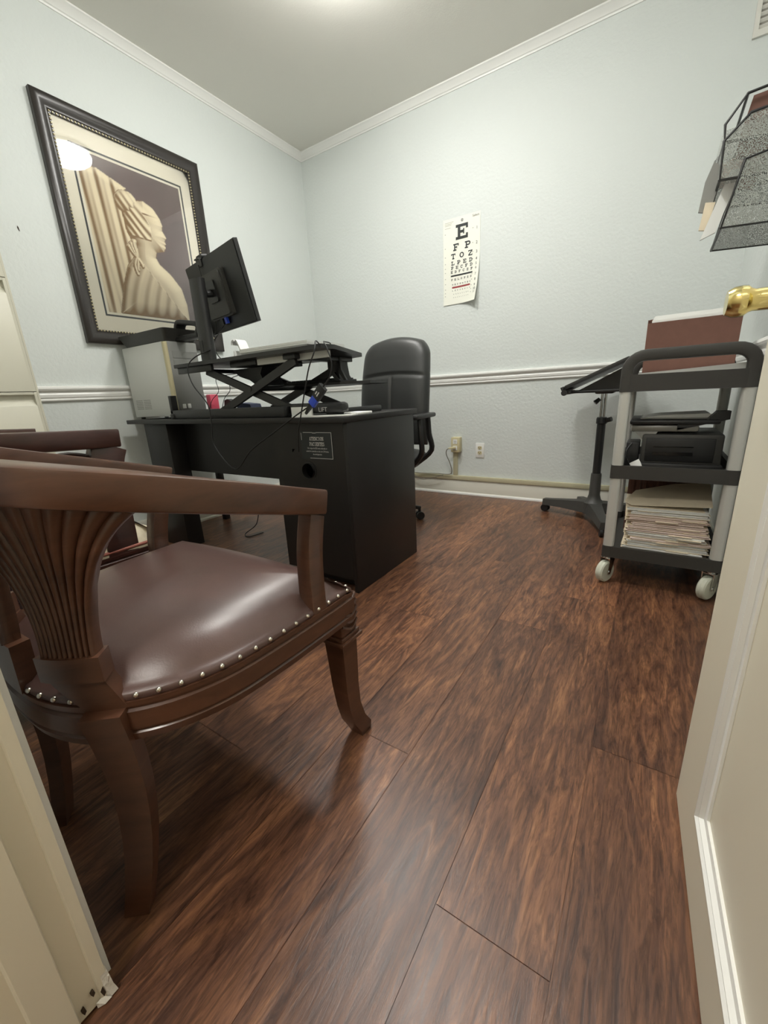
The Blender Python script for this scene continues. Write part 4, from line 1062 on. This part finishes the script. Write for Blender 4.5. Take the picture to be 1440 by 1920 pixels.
t = thing('air_vent', 'white louvred air vent high on the back wall in the right corner', 'vent', (2.965, 0, 2.385))
MB().ring([(x, z) for x, z in ((2.915, 2.384), (3.020, 2.384), (3.020, 2.66), (2.915, 2.66))], [(2.934, 2.410), (3.004, 2.410), (3.004, 2.634), (2.934, 2.634)], 0, .012).xform(Matrix(((1, 0, 0, 0), (0, 0, -1, -.0005), (0, 1, 0, 0), (0, 0, 0, 1)))).build('frame', 'ventwhite', t)
mb = MB()
for k in range(9): mb.prism([(-.002, 0), (-.010, .010), (-.010, .012), (-.002, .003)], lambda u, v, d, k=k: (d, u, 2.414+k*.0245+v), 2.934, 3.004)
mb.build('louvres', 'ventwhite', t)
MB().box(2.934, 3.004, -.0018, -.0006, 2.410, 2.634).build('duct_back', 'smudge', t)
mk = MB(); mk.prism([(0, 0), (.004, -.012), (.008, -.014), (.006, .004), (.002, .010)], lambda u, v, d: (d, -2.130+u, 1.70+v), .0002, .0012)
tag(mk.build('wall_nail', 'dirt'), 'small dark nail mark on the left wall beside the picture', 'nail')

# ================================================================== ROLLING LAPTOP STAND
t = thing('laptop_stand', 'black rolling laptop stand with a tilted tray by the back wall', 'laptop stand', (2.465, -.33, 0))
hub = Vector((2.465, -.33, 0))
def leg(dx, dy):
    e = Vector((dx, dy, 0)); d = (e-hub).normalized(); n_ = Vector((-d.y, d.x, 0)); Lh = (e-hub).length
    mb = MB(); secs = []
    for f, wd, zt_, zb_ in ((0, .060, .120, .050), (.25, .045, .115, .050), (.6, .034, .102, .052), (.85, .030, .092, .050), (1.0, .026, .088, .046)):
        c = hub+d*(Lh*f); secs.append([mb.bm.verts.new(c+n_*wd+Vector((0, 0, zb_))), mb.bm.verts.new(c+n_*wd*.75+Vector((0, 0, zt_))), mb.bm.verts.new(c-n_*wd*.75+Vector((0, 0, zt_))), mb.bm.verts.new(c-n_*wd+Vector((0, 0, zb_)))])
    for i in range(len(secs)-1):
        for j in range(4): mb.bm.faces.new((secs[i][j], secs[i][(j+1) % 4], secs[i+1][(j+1) % 4], secs[i+1][j]))
    mb.bm.faces.new(secs[0][::-1]); mb.bm.faces.new(secs[-1]); lg = mb.build('base_leg', 'grayb', t)
    mb = MB(); c = e-d*.012+n_*.0
    for q in (-1, 1): mb.cyl(c+n_*(q*.006)+Vector((0, 0, .0245)), c+n_*(q*.020)+Vector((0, 0, .0245)), .024, n=18)
    mb.cyl(c+Vector((0, 0, .03)), c+Vector((0, 0, .055)), .011); o = mb.build('caster', 'black', t); o.parent = lg
for p in ((2.150, -.235), (2.56, -.66), (2.78, -.22), (2.36, -.10)): leg(*p)
mb = MB(); mb.lathe([(.062, .045), (.060, .115), (.040, .135), (.032, .165), (.030, .29), (.028, .300)], hub, hub+Vector((0, 0, 1)), 24); mb.build('base_hub', 'grayb', t)
mb = MB(); mb.lathe([(.0235, .30), (.0235, .600), (.030, .604), (.030, .630), (.026, .640)], hub, hub+Vector((0, 0, 1)), 24); mb.build('outer_tube', 'black', t)
mb = MB(); mb.cyl(hub+Vector((.010, 0, .64)), hub+Vector((.010, 0, .79)), .0085, n=12).cyl(hub+Vector((-.010, 0, .64)), hub+Vector((-.010, 0, .79)), .0085, n=12); mb.build('inner_tube', 'chrome', t)
mb = MB(); mb.cyl(hub+Vector((.028, -.01, .622)), hub+Vector((.052, -.02, .630)), .014, n=12); mb.build('lock_knob', 'black', t)
mb = MB(); mb.cyl(hub+Vector((-.020, -.02, .745)), hub+Vector((-.042, -.03, .725)), .011, .014, n=10); mb.build('lock_knob', 'black', t)
mb = MB(); mb.box(2.42, 2.52, -.40, -.26, .775, .800, bev=.01).box(2.30, 2.66, -.485, -.465, .785, .800, bev=.004).box(2.30, 2.66, -.195, -.175, .785, .800, bev=.004).box(2.285, 2.31, -.50, -.16, .782, .800, bev=.005)
mb.build('tray_frame', 'blackm', t)
mb = MB(); mb.tube([(2.275, -.50, .790), (2.275, -.16, .790)], .012, 12).cyl((2.275, -.505, .79), (2.275, -.52, .79), .016, n=14); mb.build('hinge_rod', 'black', t)
ang = math.radians(24); Tm = Matrix.Translation((2.262, -.33, .800)) @ Matrix.Rotation(-ang, 4, 'Y')
mb = MB(); mb.prism(rrect(0, -.185, .38, .185, .03, 4), lambda u, v, d: (u, v, d), 0, .012); mb.xform(Tm); mb.build('tilting_tray', 'blackm', t)
mb = MB(); mb.box(-.012, .006, -.12, .12, .004, .026, bev=.003); mb.xform(Tm); mb.build('tray_lip', 'black', t)
mb = MB(); mb.prism([(2.34, .80), (2.62, .80), (2.62, .935), (2.58, .925)], lambda u, v, d: (u, d, v), -.44, -.425); mb.build('tilt_bracket', 'blackm', t)
t = thing('tablet', 'thin grey tablet in a dark case resting on the tilted laptop stand', 'tablet', (2.42, -.33, .87))
mb = MB(); mb.prism(rrect(.012, -.14, .355, .14, .02, 4), lambda u, v, d: (u, v, d), .0125, .024); mb.xform(Tm); mb.build('case', 'grayb', t)
mb = MB(); mb.prism(rrect(.03, -.125, .34, .125, .01, 3), lambda u, v, d: (u, v, d), .024, .0248); mb.xform(Tm); mb.build('screen', 'screen', t)

# ================================================================== UTILITY CART
UX0, UX1, UY0, UY1 = 2.598, 2.998, -1.262, -.66
t = thing('utility_cart', 'three-shelf black plastic service cart with silver posts beside the open door', 'cart', (2.8, -.96, 0))
pw = .040
def shelf(z0, z1, name):
    mb = MB(); o_ = rrect(UX0-.002, UY0-.002, UX1+.002, UY1+.002, .03, 5); i_ = rrect(UX0+.016, UY0+.016, UX1-.016, UY1-.016, .02, 5)
    mb.ring(o_, i_, z0, z1); mb.prism(rrect(UX0+.010, UY0+.010, UX1-.010, UY1-.010, .02, 5), lambda u, v, d: (u, v, d), z0+.006, z0+.016)
    for (cx, cy) in ((UX0, UY0), (UX1-pw, UY0), (UX0, UY1-pw), (UX1-pw, UY1-pw)):
        mb.prism(rrect(cx-.0025, cy-.0025, cx+pw+.0025, cy+pw+.0025, .014, 4), lambda u, v, d: (u, v, d), z0-.0005, z1+.0005)
    return mb.build(name, 'cartblack', t, angle=40)
shelf(.122, .170, 'shelf'); shelf(.462, .514, 'shelf'); shelf(.797, .858, 'shelf')
for (cx, cy) in ((UX0, UY0), (UX1-pw, UY0), (UX0, UY1-pw), (UX1-pw, UY1-pw)):
    for (za, zb_) in ((.170, .462), (.514, .797)):
        mb = MB(); mb.prism(rrect(cx, cy, cx+pw, cy+pw, .013, 4), lambda u, v, d: (u, v, d), za, zb_); mb.build('post', 'alu', t, angle=40)
for y in (UY0+.018, UY1-.018):
    pth = [(UX0+.018, y, .850)]+[(UX0+.018+.055*(1-math.cos(a)), y, .875+.050*math.sin(a)) for a in [PI/2*i/6 for i in range(7)]]
    pth += [(UX1-.018-.055*(1-math.cos(a)), y, .875+.050*math.sin(a)) for a in [PI/2*i/6 for i in range(6, -1, -1)]]+[(UX1-.018, y, .850)]
    mb = MB(); mb.sweep(pth, rrect(-.020, -.018, .020, .018, .008, 2), up=Vector((0, -1, 0))); mb.build('push_handle', 'cartblack', t, angle=40)
for (cx, cy, az) in ((UX0+.022, UY0+.030, 28), (UX1-.025, UY0+.030, 32), (UX0+.03, UY1-.05, 5), (UX1-.035, UY1-.05, 40)):
    ca, sa = math.cos(math.radians(az)), math.sin(math.radians(az)); axis = Vector((ca, -sa, 0)); fw = Vector((sa, ca, 0)); wc = Vector((cx, cy, 0))-fw*.012+Vector((0, 0, .0485))
    mb = MB(); mb.lathe([(.020, -.015), (.042, -.0155), (.0475, -.011), (.048, -.002), (.0465, 0), (.048, .002), (.0475, .011), (.042, .0155), (.020, .015)], wc, wc+axis, 32)
    wh = mb.build('wheel', 'wheel', t, angle=40)
    mb = MB(); mb.cyl(wc-axis*.024, wc+axis*.024, .007, n=10)
    mb.cyl(Vector((cx, cy, .108)), Vector((cx, cy, .1215)), .016, n=14)
    for s in (-1, 1):
        mb.sweep([wc+axis*(s*.020)-Vector((0, 0, .010)), Vector((cx, cy, .108))+axis*(s*.020)], [(-.013, -.0015), (.013, -.0015), (.013, .0015), (-.013, .0015)], up=axis, scale=lambda f: .7+.7*f)
    c = Vector((cx, cy, 0)); mb.prism([(-.022, -.018), (.022, -.018), (.022, .018), (-.022, .018)], lambda u, v, d: c+axis*u+fw*v+Vector((0, 0, d)), .1065, .1095)
    mb.build('caster_fork', 'chrome', t)

# ---- on the top shelf
zs = .797+.0165
t = thing('expanding_file', 'brown expanding file stuffed with papers on the cart top shelf', 'file', (2.80, -1.0, zs))
lean = math.radians(4)
def ef(mb): return mb.xform(Matrix.Translation((2.805, -1.02, zs+.001)) @ Matrix.Rotation(math.radians(-3), 4, 'Z'))
mb = MB(); mb.box(-.145, .145, -.045, -.042, 0, .238); mb.box(-.145, .145, .055, .058, 0, .262).box(-.145, .145, -.042, .055, 0, .003)
for s in (-1, 1):
    zig = [(s*(.145-(.012 if i % 2 else 0)), -.042+.097*i/8) for i in range(9)]
    for i in range(8):
        (a, b), (c, d) = zig[i], zig[i+1]; mb.poly([(a, b, 0), (c, d, 0), (c, d, .250), (a, b, .250)])
ef(mb).build('pocket', 'redbrown', t)
mb = MB()
for i in range(9):
    y = -.034+i*.0095; h = .248+.010*math.sin(i*2.1)+.002*i; mb.box(-.132+.004*(i % 3), .120-.006*(i % 4), y, y+.006, .004, h)
ef(mb).build('papers', 'paper', t)
pm = MB()
pm.box(2.640, 2.955, -1.215, -1.075, zs+.0005, zs+.040); pm.prism([(2.650, zs+.0402), (2.965, zs+.0402), (2.968, zs+.066), (2.80, zs+.056), (2.650, zs+.049)], lambda u, v, d: (u, d, v), -1.21, -1.08)
tag(pm.build('paper_stack', 'paper'), 'white papers lying flat on the cart top shelf in front of the brown file', 'papers')

# ---- on the middle shelf
zm = .462+.0165
t = thing('office_machine', 'dark grey office machine with a paper cover on the cart middle shelf', 'printer', (2.80, -1.02, zm))
mb = MB(); mb.box(2.690, 2.950, -1.16, -.86, zm+.004, zm+.150, bev=.008); mb.build('body', 'grayb', t)
mb = MB(); mb.box(2.705, 2.925, -1.166, -1.1602, zm+.045, zm+.135, bev=.002); fp = mb.build('front_panel', 'black', t)
mb = MB(); mb.box(2.730, 2.860, -1.1685, -1.1662, zm+.068, zm+.082).box(2.73, 2.86, -1.1685, -1.1662, zm+.100, zm+.104); o = mb.build('feed_slot', 'screen', t); o.parent = fp
mb = MB(); mb.box(2.685, 2.955, -1.185, -1.1605, zm+.001, zm+.038, bev=.004); mb.build('output_tray', 'black', t)
mb = MB(); mb.box(2.645, 2.87, -1.15, -.88, zm+.158, zm+.185, bev=.010); mb.build('scanner_lid', mat('smoke_plastic', rgb(120, 118, 110), .3), t)
mb = MB(); mb.box(2.64, 2.93, -1.16, -.87, zm+.188, zm+.205, bev=.006); mb.prism([(2.80, zm+.165), (2.955, zm+.205), (2.955, zm+.235), (2.915, zm+.235), (2.89, zm+.205), (2.80, zm+.190)], lambda u, v, d: (u, d, v), -1.15, -1.10)
mb.build('hinged_cover', 'black', t)
mb = MB(); mb.prism([(2.66, zm+.16), (2.74, zm+.16), (2.72, zm+.128), (2.69, zm+.128)], lambda u, v, d: (u, d, v), -1.15, -1.02); mb.build('hinge_arm', 'bezel', t)
t = thing('clipboard', 'grey clipboard with papers lying on the office machine in the cart', 'clipboard', (2.79, -1.01, zm+.206))
MB().box(2.675, 2.925, -1.095, -.88, zm+.2055, zm+.2085).build('board', 'bezel', t)
mb = MB(); mb.prism([(2.68, zm+.209), (2.92, zm+.209), (2.90, zm+.224), (2.74, zm+.218)], lambda u, v, d: (u, d, v), -1.085, -.90); mb.build('papers', 'paper', t)
t = thing('small_device', 'small black device with cords at the left of the cart middle shelf', 'device', (2.66, -1.08, zm))
mb = MB(); mb.box(2.636, 2.684, -1.14, -1.02, zm+.0005, zm+.115, bev=.005); mb.build('body', 'black', t)
MB().tube([(2.655, -1.145, zm+.11), (2.640, -1.165, zm+.08), (2.650, -1.17, zm+.04), (2.68, -1.175, zm+.004)], .003, 6, smooth=5).build('cord', 'cord', t, angle=80)
pm = MB(); pm.sweep(spline([(2.690, -1.215, zm+.001), (2.682, -1.213, zm+.03), (2.672, -1.21, zm+.048)], 4), [(-.018, -.001), (.018, -.001), (.018, .001), (-.018, .001)], up=Vector((0, -1, 0)))
tag(pm.build('receipt', 'paper'), 'curled white slip of paper in front of the machine on the cart', 'paper slip')

# ---- on the bottom shelf: a leaning brown file and a stack of patient folders
zb0 = .122+.0165
t = thing('accordion_file', 'ribbed brown accordion file behind the folders on the cart bottom shelf', 'file', (2.80, -.85, zb0))
mb = MB()
for i in range(24):
    x = 2.655+i*.0122; mb.box(x, x+.0118, -.905 if i % 2 else -.899, -.80, zb0+.001, zb0+.296)
mb.build('pleated_side', 'redbrown', t)
order = ['topmost', 'second from the top', 'third from the top', 'fourth from the top', 'fifth from the top', 'sixth from the top', 'seventh from the top', 'eighth from the top', 'ninth from the top', 'tenth from the top', 'eleventh from the top', 'twelfth from the top', 'thirteenth from the top', 'lowest but one', 'lowest']
rf = random.Random(11); zc = zb0+.001
nF = len(order); zlist = []
for k in range(nF):
    th = rf.uniform(.0088, .0158); zlist.append((zc, th)); zc += th+.0007
for k in range(nF):
    z, th = zlist[nF-1-k]
    cx, cy, az = 2.812+rf.uniform(-.012, .012), -1.085+rf.uniform(-.006, .004), math.radians(rf.uniform(-2.2, 2.2))
    t = thing('file_folder', 'manila patient folder full of papers, %s of the cart stack' % order[k], 'folder', (cx, cy, z), az, 'folders stacked on the cart')
    L_, D_ = .140+rf.uniform(-.008, .006), .118
    mb = MB(); mb.box(-L_, L_, -D_, D_, 0, .0012); mb.box(-L_, L_-rf.uniform(0, .03), -D_+rf.uniform(0, .012), D_, th-.0012, th); mb.box(-L_, L_, D_-.0015, D_, .0012, th-.0012)
    a = rf.uniform(-.10, .06); mb.box(a, a+.075, -D_-rf.uniform(.006, .014), -D_, 0, .001)
    mb.build('cover', 'manila', t, local=True)
    mb = MB(); nl = max(2, int(th/.0032))
    for i in range(nl):
        zz = .0014+(th-.003)*i/nl; d1 = rf.uniform(.0, .008); mb.box(-L_+rf.uniform(.003, .016), L_-rf.uniform(.002, .012), -D_+d1-.004, D_-.004, zz, zz+(th-.003)/nl*.8)
    mb.build('papers', rf.choice(['paper', 'paper', 'pinkish']), t, local=True)
# loose folder lying askew on top
t = thing('file_folder', 'wide tan folder lying sloped over the stack on the cart bottom shelf', 'folder', (2.80, -1.08, zc+.002))
slope = Matrix.Translation((2.808, -1.195, zc+.009)) @ Matrix.Rotation(math.radians(15), 4, 'X') @ Matrix.Rotation(math.radians(-4), 4, 'Y')
mb = MB(); mb.prism([(-.150, .03), (-.125, 0), (.140, 0), (.142, .215), (.02, .20), (-.118, .135), (-.150, .05)], lambda u, v, d: (u, v, d), .003, .0044); mb.xform(slope); mb.build('cover', 'manila', t)
mb = MB(); mb.box(-.112, .122, .004, .12, .0002, .0028); mb.xform(slope); mb.build('papers', 'paper', t)

# ================================================================== WALL FILE ORGANISER (right wall)
OY0, OY1 = -1.22, -.93
t = thing('file_organizer', 'black wire-mesh file organiser with slanted pockets on the right wall', 'file organiser', (2.95, -1.07, 1.29))
tiers = [  # (x at the wall, outer foot x, outer top x, foot z, top z, wall z)
    ((3.020, 1.286), (2.832, 1.300), (2.866, 1.478), (3.020, 1.500)),
    ((3.020, 1.420), (2.810, 1.440), (2.806, 1.545), (2.862, 1.600), (3.020, 1.612)),
    ((3.020, 1.520), (2.808, 1.545), (2.803, 1.592), (2.848, 1.656), (3.020, 1.668))]
for k, poly in enumerate(tiers):
    p = list(poly); ys = (OY0+.010*k, OY1)
    fr = MB()
    for y in ys: fr.tube([(a, y, b) for a, b in p], .0042, 6, closed=True)
    for i in (1, len(p)-2): fr.tube([(p[i][0], ys[0], p[i][1]), (p[i][0], ys[1], p[i][1])], .0042, 6)
    pk = fr.build('pocket_frame', 'blackm', t)
    m2 = MB()
    if k != 2:
        for y in ys: m2.poly([(a, y, b) for a, b in p])
    else:
        q = [(3.020, 1.520), (2.808, 1.545), (2.806, 1.575), (3.020, 1.600)]
        for y in ys: m2.poly([(a, y, b) for a, b in q])
    a, b, c = p[0], p[1], p[2]
    m2.poly([(a[0], ys[0], a[1]), (b[0], ys[0], b[1]), (b[0], ys[1], b[1]), (a[0], ys[1], a[1])]); m2.poly([(b[0], ys[0], b[1]), (c[0], ys[0], c[1]), (c[0], ys[1], c[1]), (b[0], ys[1], b[1])])
    o = m2.build('mesh_panel', 'mesh', t); o.parent = pk
MB().box(3.0205, 3.030, OY0, OY1, 1.28, 1.68).build('back_plate', 'blackm', t)
# papers and folders standing in the pockets
def filed(name, label, cat, poly, m_, y, th):
    return tag(MB().prism(poly, lambda u, v, d: (u, d, v), y, y+th).build(name, m_), label, cat, 'papers in the wall organiser')
filed('filed_papers', 'pale papers leaning out of the lowest pocket of the wall organiser', 'papers', [(2.783, 1.288), (2.822, 1.303), (2.868, 1.470), (2.838, 1.476)], 'paper', OY0+.05, .014)
filed('filed_papers', 'grey papers jutting furthest out of the wall organiser', 'papers', [(2.768, 1.385), (2.800, 1.375), (2.822, 1.500), (2.792, 1.525), (2.775, 1.470)], 'bezel', OY0+.09, .010)
filed('filed_papers', 'cream papers lowest at the outer edge of the wall organiser', 'papers', [(2.776, 1.325), (2.797, 1.320), (2.812, 1.400), (2.784, 1.405)], 'manila', OY0+.075, .010)
filed('file_folder', 'brown folder standing inside the lowest mesh pocket of the wall organiser', 'folder', [(2.862, 1.410), (2.900, 1.400), (2.925, 1.495), (2.880, 1.492)], 'redbrown', OY0+.03, .012)
filed('file_folder', 'dark folder standing in the top pocket of the wall organiser', 'folder', [(2.842, 1.500), (3.015, 1.500), (3.015, 1.660), (2.864, 1.652), (2.852, 1.590)], 'redbrown', OY0+.035, .030)
filed('filed_papers', 'white papers in the middle pocket of the wall organiser', 'papers', [(2.818, 1.452), (2.868, 1.462), (2.872, 1.535), (2.816, 1.522)], 'pinkish', OY0+.12, .012)
